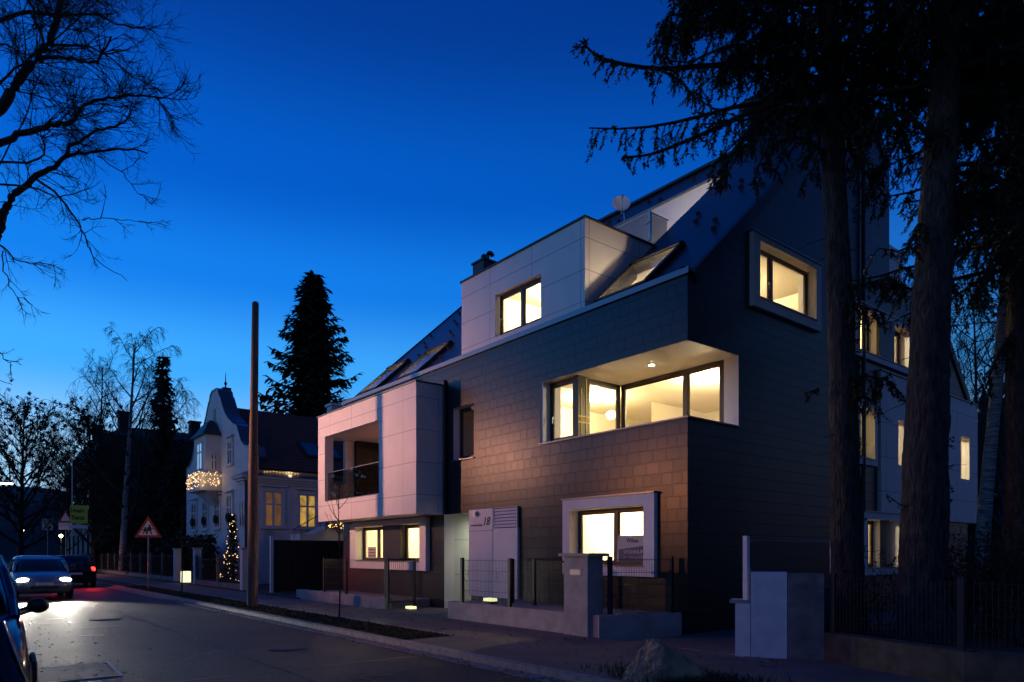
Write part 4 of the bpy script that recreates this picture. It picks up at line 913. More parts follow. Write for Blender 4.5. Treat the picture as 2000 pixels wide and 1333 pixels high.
def sash_window(P, u0, u1, z0, z1, d, pm, fm, name='window', trim=True, parent=NV, fill=None):
    if trim:
        mb = MB(); q = .16; mb.box(u0 - q, u1 + q, d - .10, d - .001, z1, z1 + q, P=P); mb.box(u0 - q, u0, d - .08, d - .001, z0, z1, P=P); mb.box(u1, u1 + q, d - .08, d - .001, z0, z1, P=P); mb.box(u0 - q * 1.2, u1 + q * 1.2, d - .14, d - .001, z0 - .12, z0, P=P)
        mb.box(u0 - q * 1.5, u1 + q * 1.5, d - .17, d - .002, z1 + q + .08, z1 + q + .17, P=P); mb.build('window_trim', fm, parent)
    mb = MB(); f = .06; c = (u0 + u1) / 2; zm = z0 + (z1 - z0) * .64
    mb.box(u0, u1, d - .05, d, z0, z0 + f, P=P); mb.box(u0, u1, d - .05, d, z1 - f, z1, P=P); mb.box(u0, u0 + f, d - .05, d, z0 + f, z1 - f, P=P); mb.box(u1 - f, u1, d - .05, d, z0 + f, z1 - f, P=P)
    mb.box(c - f, c + f, d - .055, d, z0 + f, z1 - f, P=P); mb.box(u0 + f, c - f, d - .053, d, zm - .04, zm + .04, P=P); mb.box(c + f, u1 - f, d - .053, d, zm - .04, zm + .04, P=P)
    W = mb.build(name, fm, parent)
    mb = MB(); mb.face([P(u0 + .02, d - .02, z0 + .02), P(u1 - .02, d - .02, z0 + .02), P(u1 - .02, d - .02, z1 - .02), P(u0 + .02, d - .02, z1 - .02)]); mb.build('pane', pm, W)
    return W
lit_pane = emit('lit_window_pane', (1, .60, .10), .42); dim_pane = emit('dim_lit_window_pane', (.9, .42, .12), .10); dark_pane = mat('dark_window_pane', (.012, .014, .02), .06, spec=.8)
# curtain pattern on the lit panes
for mm, s_ in ((lit_pane, 3.0), (dim_pane, 2.2)):
    n = mm.node_tree.nodes; l = mm.node_tree.links; t = n.new('ShaderNodeTexCoord'); nz = n.new('ShaderNodeTexNoise'); nz.inputs['Scale'].default_value = s_; l.new(t.outputs['Object'], nz.inputs[0])
    b = n['Principled BSDF']; k = n.new('ShaderNodeMapRange'); k.inputs[1].default_value = .35; k.inputs[2].default_value = .65; base = b.inputs['Emission Strength'].default_value; k.inputs[3].default_value = base * .45; k.inputs[4].default_value = base * 1.3; l.new(nz.outputs[0], k.inputs[0]); l.new(k.outputs[0], b.inputs['Emission Strength'])
sash_window(PY(34.5), 11.98, 12.85, 2.88, 4.62, -.001, dim_pane, M['nplaster']); sash_window(PY(34.5), 13.73, 14.63, 2.88, 4.56, -.001, lit_pane, M['nplaster'])
sash_window(PX(11.1), 34.68, 35.42, 2.86, 4.1, -.001, dark_pane, M['nplaster'], trim=False)
for u0, u1 in ((44.85, 45.9), (42.5, 43.4), (40.1, 41.0), (37.9, 38.75)): sash_window(vg, u0, u1, 2.98, 4.58, -.001, dark_pane, M['nplaster'])
sash_window(vg, 39.45, 40.1, 6.4, 7.5, -.001, dark_pane, M['nplaster']) if False else None
sash_window(vg, 37.9, 38.6, 6.3, 7.5, -.001, dark_pane, M['nplaster']); 
mb = MB(); mb.box(40.95, 41.45, -.02, -.001, 9.0, 9.7, P=vg); mb.build('gable_vent', M['dark'], NV)
for u in (38.3, 40.55, 42.95, 45.4):
    mb = MB()
    for k in range(14):
        a = 2 * math.pi * k / 14; mb.ball((11.36, u + .17 * math.cos(a), 3.45 + .17 * math.sin(a)), .09, 6, 4)
    mb.build('wreath', M['needle'], NV)
# oriel with lit balcony
mb = MB(); mb.box(10.7, 11.498, 40.0, 42.3, 5.9, 8.05); mb.mesh([(10.7, 40.0, 5.0), (11.498, 40, 5.0), (11.498, 42.3, 5), (10.7, 42.3, 5), (11.45, 40.8, 4.2), (11.498, 40.8, 4.2), (11.498, 41.5, 4.2), (11.45, 41.5, 4.2)], [(0, 1, 5, 4), (1, 2, 6, 5), (2, 3, 7, 6), (3, 0, 4, 7), (4, 5, 6, 7)])
OR = mb.build('oriel', M['nplaster'], NV)
mb = MB(); rg = []
for s_, z in ((1.12, 8.052), (1.06, 8.12), (.72, 8.45), (.5, 8.75), (.22, 8.98), (.02, 9.05)): rg.append([(11.3 + dx_ * s_ * .72 - .0, 41.15 + dy * s_ * 1.2, z) for dx_, dy in ((-1, -1), (.3, -1), (.3, 1), (-1, 1))])
mb.loft(rg); mb.build('oriel_roof', M['dark'], OR)
mb = MB(); mb.box(10.35, 11.498, 39.75, 42.55, 4.98, 5.12); mb.box(10.38, 10.44, 39.78, 42.52, 5.121, 5.95); mb.box(10.441, 11.497, 39.78, 39.84, 5.121, 5.95); mb.build('balcony', M['nplaster'], OR)
sash_window(PX(10.7), 40.6, 41.6, 6.2, 7.7, -.001, emit('pale_lit_pane', (.35, .7, 1), .5), M['nplaster'], trim=False); sash_window(PY(40.0), 10.95, 11.3, 6.1, 7.0, -.001, dark_pane, M['nplaster'], trim=False)
mb = MB(); random.seed(3)
for k in range(95): mb.ball((10.33 + random.uniform(-.03, .02), random.uniform(39.75, 42.5), 5.15 + .85 * random.random()), .020, 5, 3)
for k in range(45): mb.ball((random.uniform(10.35, 11.45), 39.73 + random.uniform(-.03, .02), 5.2 + .8 * random.random()), .020, 5, 3)
mb.build('fairy_lights', E_['bulb'], OR)
light('fairy_glow', (10.1, 39.4, 5.6), 12, (1, .66, .28), .3, NV)
# outside stair with lights at the wing
ST = thing('outside_stair', 'pale outside stair with thin railing between the villa and the slate house', 'stair', (15.0, 31.5, 0))
mb = MB(); mb.prism([(12.6, .03), (17, .03), (17, 3.4), (15.2, 3.4), (13.2, 2.45), (12.6, 2.45)], PY(31.5), 0, 1.2); mb.build('flight', M['nplaster'], ST)
mb = MB(); mb.tube([(12.2, 31.45, 2.6), (13.4, 31.45, 3.3), (15, 31.45, 4.1)], .02, 5)
for k in range(9): q = k / 8; mb.tube([(12.3 + 2.6 * q, 31.45, 2.2 + 1.2 * q), (12.3 + 2.6 * q, 31.45, 2.7 + 1.35 * q)], .012, 4)
mb.build('railing', M['dark'], ST)
FG = thing('lit_garland', 'fir garland with warm fairy lights by the outside stair', 'garland', (14.0, 31.2, 2.9)); mb = MB(); mb2 = MB(); random.seed(9)
for k in range(260):
    p = Vector((13.75 + random.uniform(0, .95), 31.2 + random.uniform(-.1, .1), 2.72 + .4 * math.sin(random.uniform(0, 3.1)))); d = Vector((random.uniform(-1, 1), random.uniform(-1, 1), random.uniform(-1, 1))).normalized() * .16; e = Vector((d.y, -d.x, .3)) * .12
    mb.face([p - e, p + e, p + d])
for k in range(26): mb2.ball((13.75 + random.uniform(0, .95), 31.08, 2.72 + random.uniform(0, .4)), .028, 5, 3)
mb.build('greenery', M['needle'], FG); mb2.build('fairy_lights', E_['bulb'], FG); light('garland_glow', (14.2, 30.9, 3.0), 5, (1, .72, .25), .2, FG)
# fir tree with lights
def fir(label, x, y, h, r, lights):
    T = thing('fir_tree', label, 'tree', (x, y, 0)); mb = MB(); mb.tube([(x, y, 0), (x, y, h * .95)], [.05, .01], 6); mb.build('trunk', M['bark'], T)
    mb = MB(); mb2 = MB()
    for k in range(1500):
        q = random.random() ** .8; a = random.uniform(0, 6.28); rr = r * (1 - q) * random.uniform(.3, 1.05); z = .2 + (h - .2) * q - rr * .25
        p = Vector((x + rr * math.cos(a), y + rr * math.sin(a), z)); d = Vector((math.cos(a), math.sin(a), random.uniform(-.5, .5))) * .22; e = Vector((-math.sin(a), math.cos(a), 0)) * .05
        mb.face([p - e, p + e, p + d])
    for k in range(lights):
        q = random.random(); a = random.uniform(2.2, 5.6); rr = r * (1 - q) + .08; mb2.ball((x + rr * math.cos(a), y + rr * math.sin(a), .3 + (h - .3) * q), .019, 5, 3)
    mb.build('crown', M['needle'], T)
    if lights: mb2.build('fairy_lights', E_['bulb'], T)
fir('slim fir tree wound with fairy lights before the villa', 9.9, 32.6, 3.3, .5, 52)
# street side of the villa: gate posts, fence, dark timber wall, hedge
for x, y, h, lab in ((9.5, 41.0, 1.75, 'white gate post nearest the villa hedge'), (9.5, 37.0, 1.75, 'white gate post beside the lit garden entrance'), (9.35, 29.2, 1.7, 'pale fence post behind the wooden pole')):
    G = thing('gate_post', lab, 'post', (x, y, 0), group=None); mb = MB(); mb.box(x - .16, x + .16, y - .16, y + .16, 0, h); mb.build('shaft', M['nplaster'], G); mb = MB(); mb.box(x - .2, x + .2, y - .2, y + .2, h + .001, h + .08); mb.build('cap', M['concrete'], G)
G = thing('cube_lamp', 'glowing white cube lamp between the gate posts', 'lamp', (9.35, 38.6, 0)); mb = MB(); mb.box(9.15, 9.55, 38.4, 38.8, .05, .62); mb.build('shade', E_['bollard'], G); mb = MB(); mb.box(9.13, 9.57, 38.38, 38.82, 0, .049); mb.build('base', M['dark'], G)
TW = thing('timber_fence', 'tall dark timber board fence between the pole and the slate house', 'fence', (10.2, 26.5, 0)); mb = MB()
for k in range(28): mb.box(9.55 + k * .135, 9.55 + k * .135 + .127, 26.5 + .004 * (k % 3), 26.53 + .004 * (k % 3), .05, 2.05)
mb.build('boards', M['wood'], TW)
mb = MB(); mb.box(9.43, 9.54, 26.45, 26.57, 0, 2.2); mb.build('post', M['plaster'], TW); mb = MB(); mb.box(9.55, 13.33, 26.54, 26.58, .4, .5); mb.box(9.55, 13.33, 26.54, 26.58, 1.6, 1.7); mb.build('rail', M['wood'], TW)
def picket(label, x, y0, y1, h, m, step=.16):
    F = thing('railing_fence', label, 'fence', (x, y0, 0)); mb = MB(); y = y0
    while y < y1: mb.tube([(x, y, .25), (x, y, h)], .012, 4, cap=False); y += step
    mb.tube([(x, y0, .32), (x, y1, .32)], .018, 4); mb.tube([(x, y0, h - .1), (x, y1, h - .1)], .018, 4); mb.build('bars', m, F)
    mb = MB(); mb.box(x - .1, x + .1, y0, y1, 0, .25); mb.build('plinth', M['concrete2'], F)
    y = y0
    while y <= y1 + .1:
        mb = MB(); mb.box(x - .06, x + .06, y - .06, y + .06, .251, h + .1); mb.build('post', M['concrete2'], F); y += (y1 - y0) / max(1, round((y1 - y0) / 3.0))
picket('dark railing fence between the pole and the villa gate', 9.4, 29.6, 36.7, 1.35, M['dark']); picket('long dark railing fence with pale posts down the street', 9.5, 41.4, 75, 1.5, M['dark'], .2)

def leafcloud(mb, c, rad, n, s):
    c = Vector(c)
    for k in range(n):
        v = Vector((random.gauss(0, 1), random.gauss(0, 1), random.gauss(0, 1))).normalized() * random.uniform(.45, 1.08)
        p = c + Vector((v.x * rad[0], v.y * rad[1], v.z * rad[2])); a = Vector((random.uniform(-1, 1), random.uniform(-1, 1), random.uniform(-1, 1))).normalized() * s; b = a.cross(Vector((random.uniform(-1, 1), random.uniform(-1, 1), 1))).normalized() * s * .55
        mb.face([p - a, p + b, p + a, p - b])
def hedge(label, x0, x1, y0, y1, h, n, s=.10):
    Hh = thing('hedge', label, 'hedge', ((x0 + x1) / 2, (y0 + y1) / 2, 0)); mb = MB()
    for k in range(n):
        x, y = random.uniform(x0, x1), random.uniform(y0, y1); z = random.uniform(.05, h) * (1 + .12 * math.sin(3 * x + 2 * y))
        p = Vector((x, y, z)); a = Vector((random.uniform(-1, 1), random.uniform(-1, 1), random.uniform(-1, 1))).normalized() * s; b = a.cross(Vector((random.uniform(-1, 1), random.uniform(-1, 1), 1))).normalized() * s * .6; mb.face([p - a, p + b, p + a, p - b])
    mb.build('foliage', M['needle'], Hh); mb = MB(); k = 0
    while y0 + k < y1: mb.tube([((x0 + x1) / 2, y0 + k, 0), ((x0 + x1) / 2, y0 + k, h * .8)], .04, 4); k += 1.0
    mb.build('stems', M['twig'], Hh)
random.seed(21)
hedge('dark clipped hedge in front of the white villa gable', 10.0, 10.7, 37.6, 47, 2.3, 6000, .13)
hedge('dark hedge behind the long street fence', 10.1, 11.2, 48, 74, 2.0, 7000, .18)

# dark villa further down the street
DV = thing('dark_villa', 'unlit dark villa with mansard roof and chimneys behind bare trees', 'house', (10.5, 84, 0))
dk = mat('dim_stucco', (.16, .15, .15), .9, var=.25, scale=.8); dr = mat('dim_slate_roof', (.02, .02, .024), .8)
mb = MB(); mb.box(10.2, 26, 76, 95, 0, 9.2); DVw = mb.build('wall', dk, DV)
mb = MB(); mb.loft([[(9.8, 75.6, 9.201), (26.4, 75.6, 9.201), (26.4, 95.4, 9.201), (9.8, 95.4, 9.201)], [(9.8, 75.6, 9.6), (26.4, 75.6, 9.6), (26.4, 95.4, 9.6), (9.8, 95.4, 9.6)], [(11.2, 77, 13.2), (25, 77, 13.2), (25, 94, 13.2), (11.2, 94, 13.2)], [(15, 83, 15.0), (21, 83, 15.0), (21, 88, 15.0), (15, 88, 15.0)]]); RF = mb.build('roof', dr, DV)
for x, y in ((12.6, 90), (13.5, 80), (17.2, 79), (20.5, 81)):
    mb = MB(); mb.box(x - .5, x + .5, y - .5, y + .5, 12.5, 15.8); mb.box(x - .6, x + .6, y - .6, y + .6, 15.801, 16.0); mb.build('chimney', dr, RF)
for z in (1.5, 5.2):
    for y in (78, 81.5, 85, 88.5, 92): 
        mb = MB(); mb.box(10.15, 10.199, y, y + 1.1, z, z + 2.0); mb.build('window', dark_pane, DVw)
    for x in (12, 15, 18, 21):
        mb = MB(); mb.box(x, x + 1.1, 75.95, 75.999, z, z + 2.0); mb.build('window', dark_pane, DVw)

# unseen houses and trees added across the street for glass and cladding to reflect
def opp_house(label, y0, y1, h, hr):
    T = thing('town_house', label, 'house', (-11, (y0 + y1) / 2, 0)); mb = MB(); mb.box(-21, -11, y0, y1, 0, h); Wl = mb.build('wall', dk, T)
    mb = MB(); mb.mesh([(-21.4, y0 - .3, h), (-10.6, y0 - .3, h), (-10.6, y1 + .3, h), (-21.4, y1 + .3, h), (-16, y0 - .3, hr), (-16, y1 + .3, hr)], [(0, 1, 2, 3), (0, 4, 5, 3), (1, 2, 5, 4), (0, 1, 4), (3, 5, 2)]); mb.build('roof', dr, T)
    y = y0 + 1.2; i = 0
    while y < y1 - 1.8:
        for z in (1.6,):
            mb = MB(); mb.box(-10.999, -10.95, y, y + 1.1, z, z + 1.7); mb.build('window', lit_pane if (i * 7 + int(z)) % 5 == 1 else dark_pane, Wl)
        y += 2.6; i += 1
opp_house('unseen dim town house added across the street behind the parked cars', -6, 7, 4.6, 7.6)
opp_house('second unseen dim town house added across the street', 11, 25, 4.8, 7.8)
opp_house('third unseen dim town house added across the street', 30, 44, 5, 8.2)
T = thing('town_house', 'unseen dim house added right of the spruces to darken gable reflections', 'house', (22, -10, 0)); mb = MB(); mb.box(13, 34, -16, -6, 0, 6.5); mb.build('wall', dk, T)  # added out of view to block the horizon in gable reflections
mb = MB(); mb.mesh([(12.6, -16.4, 6.5), (34.4, -16.4, 6.5), (34.4, -5.6, 6.5), (12.6, -5.6, 6.5), (12.6, -11, 10.5), (34.4, -11, 10.5)], [(0, 1, 2, 3), (0, 1, 5, 4), (3, 2, 5, 4), (0, 4, 3), (1, 2, 5)]); mb.build('roof', dr, T)
# ------------------------------------------------------------------ trees
def curve(p0, d0, L, n, wob, up, rnd):
    pts = [Vector(p0)]; d = Vector(d0).normalized()
    for i in range(n):
        d = (d + Vector((rnd.gauss(0, wob), rnd.gauss(0, wob), rnd.gauss(0, wob))) + Vector((0, 0, up(i / n) if callable(up) else up))).normalized()
        pts.append(pts[-1] + d * (L / n))
    return pts
def twigs(mb, pts, r0, rnd, depth, L, per, up, spread=1.0, tmin=.1, ang=(.5, 1.1), wob=.13):
    for k in range(per):
        t = rnd.uniform(tmin, 1); f = t * (len(pts) - 1); i = min(int(f), len(pts) - 2); p = pts[i].lerp(pts[i + 1], f - i); d = (pts[i + 1] - pts[i]).normalized()
        s = d.cross(Vector((rnd.gauss(0, 1), rnd.gauss(0, 1), rnd.gauss(0, 1))));
        if s.length < 1e-3: continue
        s.normalize(); a = rnd.uniform(*ang); dd = d * math.cos(a) + s * math.sin(a)
        l = L * rnd.uniform(.55, 1.15) * (1.1 - .45 * t); n = 6 if depth > 1 else 4
        q = curve(p, dd, l, n, wob, up, rnd); r = r0 * rnd.uniform(.8, 1.1)
        mb.tube(q, [r * (1 - .75 * j / n) for j in range(n + 1)], 3 if r < .02 else 4, cap=False)
        if depth > 1: twigs(mb, q, r * .62, rnd, depth - 1, L * .52, max(3, int(per * .28)) if depth == 3 else rnd.randint(3, 5), up, tmin=.15, ang=ang, wob=wob)
# big bare tree at the left edge: limbs reach in from a trunk on the opposite pavement
def limb_px(lst, t0, t1): n = len(lst); return [at(x, y, t0 + (t1 - t0) * i / (n - 1)) for i, (x, y) in enumerate(lst)]
def smooth_pts(pts, k=3):
    out = []
    for i in range(len(pts) - 1):
        p0, p1, p2, p3 = pts[max(i - 1, 0)], pts[i], pts[i + 1], pts[min(i + 2, len(pts) - 1)]
        for j in range(k):
            t = j / k; out.append(.5 * ((2 * p1) + (p2 - p0) * t + (2 * p0 - 5 * p1 + 4 * p2 - p3) * t * t + (3 * p1 - p0 - 3 * p2 + p3) * t ** 3))
    return out + [pts[-1]]
BT = thing('bare_tree', 'large leafless street tree with fine twigs reaching in at the upper left', 'tree', (-2.1, 10.6, 0))
rnd = random.Random(11); trunk_top = Vector((-1.7, 10.9, 4.2))
mb = MB(); mb.tube(smooth_pts([Vector((-2.1, 10.6, -.05)), Vector((-2.0, 10.7, 1.6)), Vector((-1.85, 10.8, 3.0)), trunk_top, Vector((-1.5, 11.0, 5.6)), Vector((-1.55, 11.1, 8.2)), Vector((-1.3, 11.0, 11)), Vector((-1.4, 11.2, 13.5))]), [.28 - .0105 * i for i in range(22)], 12); mb.build('trunk', M['bark'], BT, smooth=True)
mb = MB()
LIMBS = [
    ([(-120, 330), (0, 210), (35, 160), (70, 115), (95, 80), (113, 30), (125, -30), (150, -120)], 10.6, 11.4, .088, .035, 1.0),
    ([(-160, 360), (0, 278), (60, 255), (110, 243), (140, 240), (165, 205), (210, 192), (265, 186), (315, 192)], 10.4, 11.8, .060, .012, .95),
    ([(-60, 620), (-15, 490), (0, 440), (12, 405), (30, 378), (70, 345), (105, 325), (130, 305), (165, 300), (230, 292), (288, 297)], 10.3, 11.0, .085, .010, .8),
    ([(130, 308), (135, 285), (165, 272), (190, 255), (235, 245), (258, 215)], 10.75, 11.6, .036, .010, .8),
    ([(82, 112), (130, 115), (175, 124), (200, 105), (218, 72)], 11.0, 10.4, .034, .012, .9), ([(90, 88), (150, 88), (200, 103), (260, 150), (310, 172)], 11.1, 12.0, .024, .007, .9),
    ([(-120, 70), (0, 42), (60, 25), (110, 30), (180, 30), (240, 50), (305, 62)], 11.6, 12.2, .045, .008, .95), ([(45, -30), (68, 35), (85, 82)], 11.6, 11.0, .030, .022, .6),
    ([(70, 348), (120, 388), (150, 430), (168, 470), (190, 510), (248, 548)], 10.6, 10.1, .022, .004, .55), ([(-40, 440), (8, 485), (40, 510), (80, 515), (128, 528)], 10.2, 9.7, .016, .004, .5), ([(5, 490), (10, 540), (30, 575), (62, 594)], 10.2, 9.9, .011, .004, .45),
    ([(-40, 318), (75, 312), (85, 262)], 10.8, 10.4, .024, .010, .7), ([(-60, 350), (60, 366), (112, 384), (162, 372)], 10.2, 9.7, .020, .006, .6), ([(-50, 400), (30, 270), (60, 200), (78, 132)], 11.4, 11.0, .014, .008, .6),
    ([(160, 430), (190, 425), (250, 430), (300, 435)], 10.2, 9.9, .010, .003, .4), ([(190, 305), (240, 340), (270, 375), (300, 400)], 10.9, 10.7, .011, .003, .45), ([(-60, 690), (-10, 685), (12, 705), (22, 712)], 9.6, 9.4, .008, .004, .3), ([(-70, 760), (-10, 742), (25, 752)], 9.5, 9.3, .007, .004, .3),
    ([(-90, 200), (0, 160), (60, 110), (150, 40), (210, -20)], 12.0, 12.6, .030, .008, .9), ([(-90, 150), (0, 90), (40, 110), (100, 190), (150, 260)], 12.2, 11.8, .022, .006, .8),
    ([(-160, 100), (0, -10), (100, -60), (220, -40)], 12.4, 12.8, .05, .01, 1.0)]
for px, t0, t1, r0, r1, L in LIMBS:
    p = smooth_pts(limb_px(px, t0, t1), 4); n = len(p) - 1
    p = [q + Vector((rnd.gauss(0, .012), rnd.gauss(0, .012), rnd.gauss(0, .012))) for q in p]
    mb.tube(p, [r0 + (r1 - r0) * (i / n) ** .8 for i in range(n + 1)], 8 if r0 > .03 else 5)
    ln = sum((p[i + 1] - p[i]).length for i in range(n)); dense = px[0][1] < 400 and L > .6
    twigs(mb, p, max(.008, min(r1, .014)), rnd, 3, L * 1.05, int(ln * (7.0 if dense else 3.8)), lambda q: .10 if q > .45 else -.05, tmin=.18, ang=(.4, 1.05), wob=.11)
    if px[0][0] < -30 and px[0][1] < 640 and r0 > .03:      # join to the trunk
        st = p[0]; ja = Vector((-1.75 + .02 * st.z, 10.95, max(2.6, st.z - 1.6))); mb.tube(smooth_pts([ja, (ja + st) / 2 + Vector((0, 0, .2)), st, p[2]]), [r0 * 1.5 - .03 * r0 * i for i in range(10)], 8)
mb.build('crown', M['twig'], BT)

def bare_tree(label, x, y, h, lean, rnd, droop=0, r0=.16, m='twig', sp=.5, levels=3, clump=0, nb=16, name='bare_tree', first=.28, tr=.011, group=None):
    T = thing(name, label, 'tree', (x, y, 0), group=group); base = Vector((x, y, 0))
    tp = smooth_pts([base, base + Vector((lean * .25, 0, h * .3)), base + Vector((lean * .6 + rnd.gauss(0, .15), rnd.gauss(0, .15), h * .62)), base + Vector((lean, 0, h * .97))], 5); n = len(tp) - 1
    mb = MB(); mb.tube(tp, [r0 * (1 - .88 * i / n) for i in range(n + 1)], 8); mb.build('trunk', M[m], T, smooth=True)
    mb = MB(); tips = []
    for k in range(nb):
        t = first + (1 - first) * (k + rnd.random()) / nb * .96; f = t * n; i = min(int(f), n - 1); p = tp[i].lerp(tp[i + 1], f - i); a = k * 2.4 + rnd.random(); el = rnd.uniform(.5, 1.0)
        L = h * sp * (1.15 - t) * rnd.uniform(.75, 1.1) + h * .07
        q = curve(p, (math.cos(a), math.sin(a), el), L, 7, .10, (lambda s: .12 if s < .5 else -droop), rnd); rr = r0 * .42 * (1.1 - t) + tr
        mb.tube(q, [rr * (1 - .8 * j / 7) for j in range(8)], 4, cap=False)
        twigs(mb, q, tr, rnd, levels, L * (.42 if droop else .42), 11 if not droop else 15, (-.30 if droop else .07), ang=(.4, .9), wob=.12); tips.append(q)
    mb.build('crown', M['twig'], T)
    if clump:
        mb = MB()
        for q in tips:
            for k in range(clump):
                p = q[rnd.randint(2, 7)] + Vector((rnd.gauss(0, .55), rnd.gauss(0, .55), rnd.gauss(0, .5)))
                leafcloud(mb, p, (.16, .16, .16), 14, .11)
        mb.build('leaf_clumps', M['twig'], T)
    return T
rnd = random.Random(4)
bare_tree('bare tree with last leaf clumps at the far left of the street', 4.6, 76, 14.5, .3, rnd, 0, .28, sp=.62, clump=14, nb=38, first=.16, tr=.03)
bare_tree('second bare tree with leaf clumps in front of the dark villa', 9.0, 66, 13.0, -.4, rnd, 0, .24, sp=.50, clump=14, nb=36, first=.16, tr=.028)
bare_tree('slim upright bare tree rising above the dark villa', 9.4, 68, 18.0, .5, rnd, 0, .20, sp=.30, nb=22, first=.2, tr=.018)
bare_tree('tall pale birch with hanging twigs left of the villa', 10.0, 60, 18.5, .9, rnd, .22, .28, 'birch', sp=.42, nb=30, name='birch_tree', first=.2, tr=.02)
bare_tree('second birch with hanging twigs behind the small conifer', 14.4, 66, 16.5, .4, rnd, .24, .20, 'birch', sp=.42, nb=24, name='birch_tree', first=.25, tr=.02)
bare_tree('thin bare tree close beside the villa gable', 15.4, 58, 11, .3, rnd, .1, .12, sp=.36, nb=14, tr=.016)
bare_tree('low bare tree beside the yellow shop sign', 7.6, 72, 9, 0, rnd, 0, .18, sp=.55, nb=16, first=.2, tr=.018)
def sapling(label, x, y, h, r):
    T = thing('sapling', label, 'sapling', (x, y, 0)); rr = random.Random(int(x * 100)); p = smooth_pts([Vector((x, y, -.02)), Vector((x + .02, y, h * .4)), Vector((x - .01, y + .02, h * .75)), Vector((x + .03, y, h))], 4)
    mb = MB(); mb.tube(p, [r * (1 - .8 * i / 12) for i in range(13)], 6); mb.build('trunk', M['bark'], T)
    mb = MB()
    for k in range(13):
        t = .42 + .5 * k / 13; q = p[int(t * 12)]; a = rr.uniform(0, 6.28); c = curve(q, (math.cos(a), math.sin(a), .9), h * .22 * (1.2 - t) + .12, 5, .08, .18, rr); mb.tube(c, [.010 * (1 - .7 * j / 5) for j in range(6)], 4, cap=False); twigs(mb, c, .005, rr, 1, .18, 2, .1)
    mb.build('crown', M['bark'], T)
sapling('young bare sapling on the verge before the balcony window', 6.75, 14.6, 3.35, .022)
sapling('young bare sapling near the white gate posts', 7.0, 29.5, 3.6, .03)

def conifer(label, x, y, h, rad, seed, z0=1.0, step=.55, nl=11, s=.42, name='spruce_tree', pw=.85):
    rr = random.Random(seed); T = thing(name, label, 'tree', (x, y, 0)); mb = MB(); mb.tube([(x, y, 0), (x + .1, y, h * .5), (x, y, h)], [h * .016, h * .010, .02], 8); mb.build('trunk', M['bark'], T)
    mb = MB(); z = z0
    while z < h - .15:
        t = (z - z0) / (h - z0); R0 = rad * (1 - t) ** pw * (.92 + .08 * math.sin(z * 2)) + .12; a0 = rr.uniform(0, 6.28)
        for k in range(max(4, int(nl * (1 - .45 * t)))):
            a = a0 + 6.283 * k / max(4, int(nl * (1 - .45 * t))) + rr.gauss(0, .2); L = R0 * rr.uniform(.45, 1.28); n = 6; pts = []
            for j in range(n + 1):
                q = j / n; pts.append(Vector((x + math.cos(a) * L * q, y + math.sin(a) * L * q, z + L * (-.50 * q + .52 * q ** 2.6) * (1 - .5 * t) + L * .15 * t * q)))
            mb.tube(pts, [.05 * (1 - t) + .012 - .008 * j / n for j in range(n + 1)], 3, cap=False)
            m = int(6 + L * 13)
            for i in range(m):
                q = (i + rr.random()) / m; f = q * n; j = min(int(f), n - 1); p = pts[j].lerp(pts[j + 1], f - j); sd = rr.choice((-1, 1)); ln = s * rr.uniform(.6, 1.25) * (1.15 - .45 * q)
                d = Vector((math.cos(a + sd * rr.uniform(.4, 1.3)), math.sin(a + sd * rr.uniform(.4, 1.3)), rr.uniform(-.95, .12))) * ln; e = Vector((-d.y, d.x, rr.uniform(-.2, .2))) * .20
                mb.face([p - e * .6, p + d * .55 - e, p + d, p + d * .6 + e, p + e * .6])
        z += step * (1 - .45 * t) * rr.uniform(.8, 1.2)
    mb.build('crown', M['farneedle'], T)
conifer('big dark spruce standing behind the brown roofed villa', 22.9, 54.5, 24.7, 6.9, 8, z0=2, step=.70, nl=13, s=.80, pw=.74)
conifer('narrow ragged conifer beside the birch tops', 13.6, 63.5, 18.4, 3.2, 12, z0=2, step=.6, nl=9, s=.6, pw=1.0)
conifer('low dark conifer next to the dark villa wall', 14.5, 62, 9.5, 3.0, 14, z0=.5, step=.5, nl=10, s=.55)
conifer('dark conifer closing the gap left of the villa', 12.2, 54, 8.2, 2.4, 15, z0=.5, step=.45, nl=10, s=.5)
conifer('dark conifer behind the long street fence', 11.4, 70, 9.0, 2.8, 17, z0=.5, step=.5, nl=10, s=.55)

conifer('dark conifer on the opposite side of the street', -10.5, 58, 15, 4.5, 71, z0=1, step=.7, nl=10, s=.7)
conifer('taller dark conifer farther along the opposite side', -13, 70, 19, 5, 72, z0=1, step=.8, nl=10, s=.8)
conifer('third dark conifer behind the opposite pavement', -14, 49, 13, 4, 73, z0=1, step=.7, nl=10, s=.7)
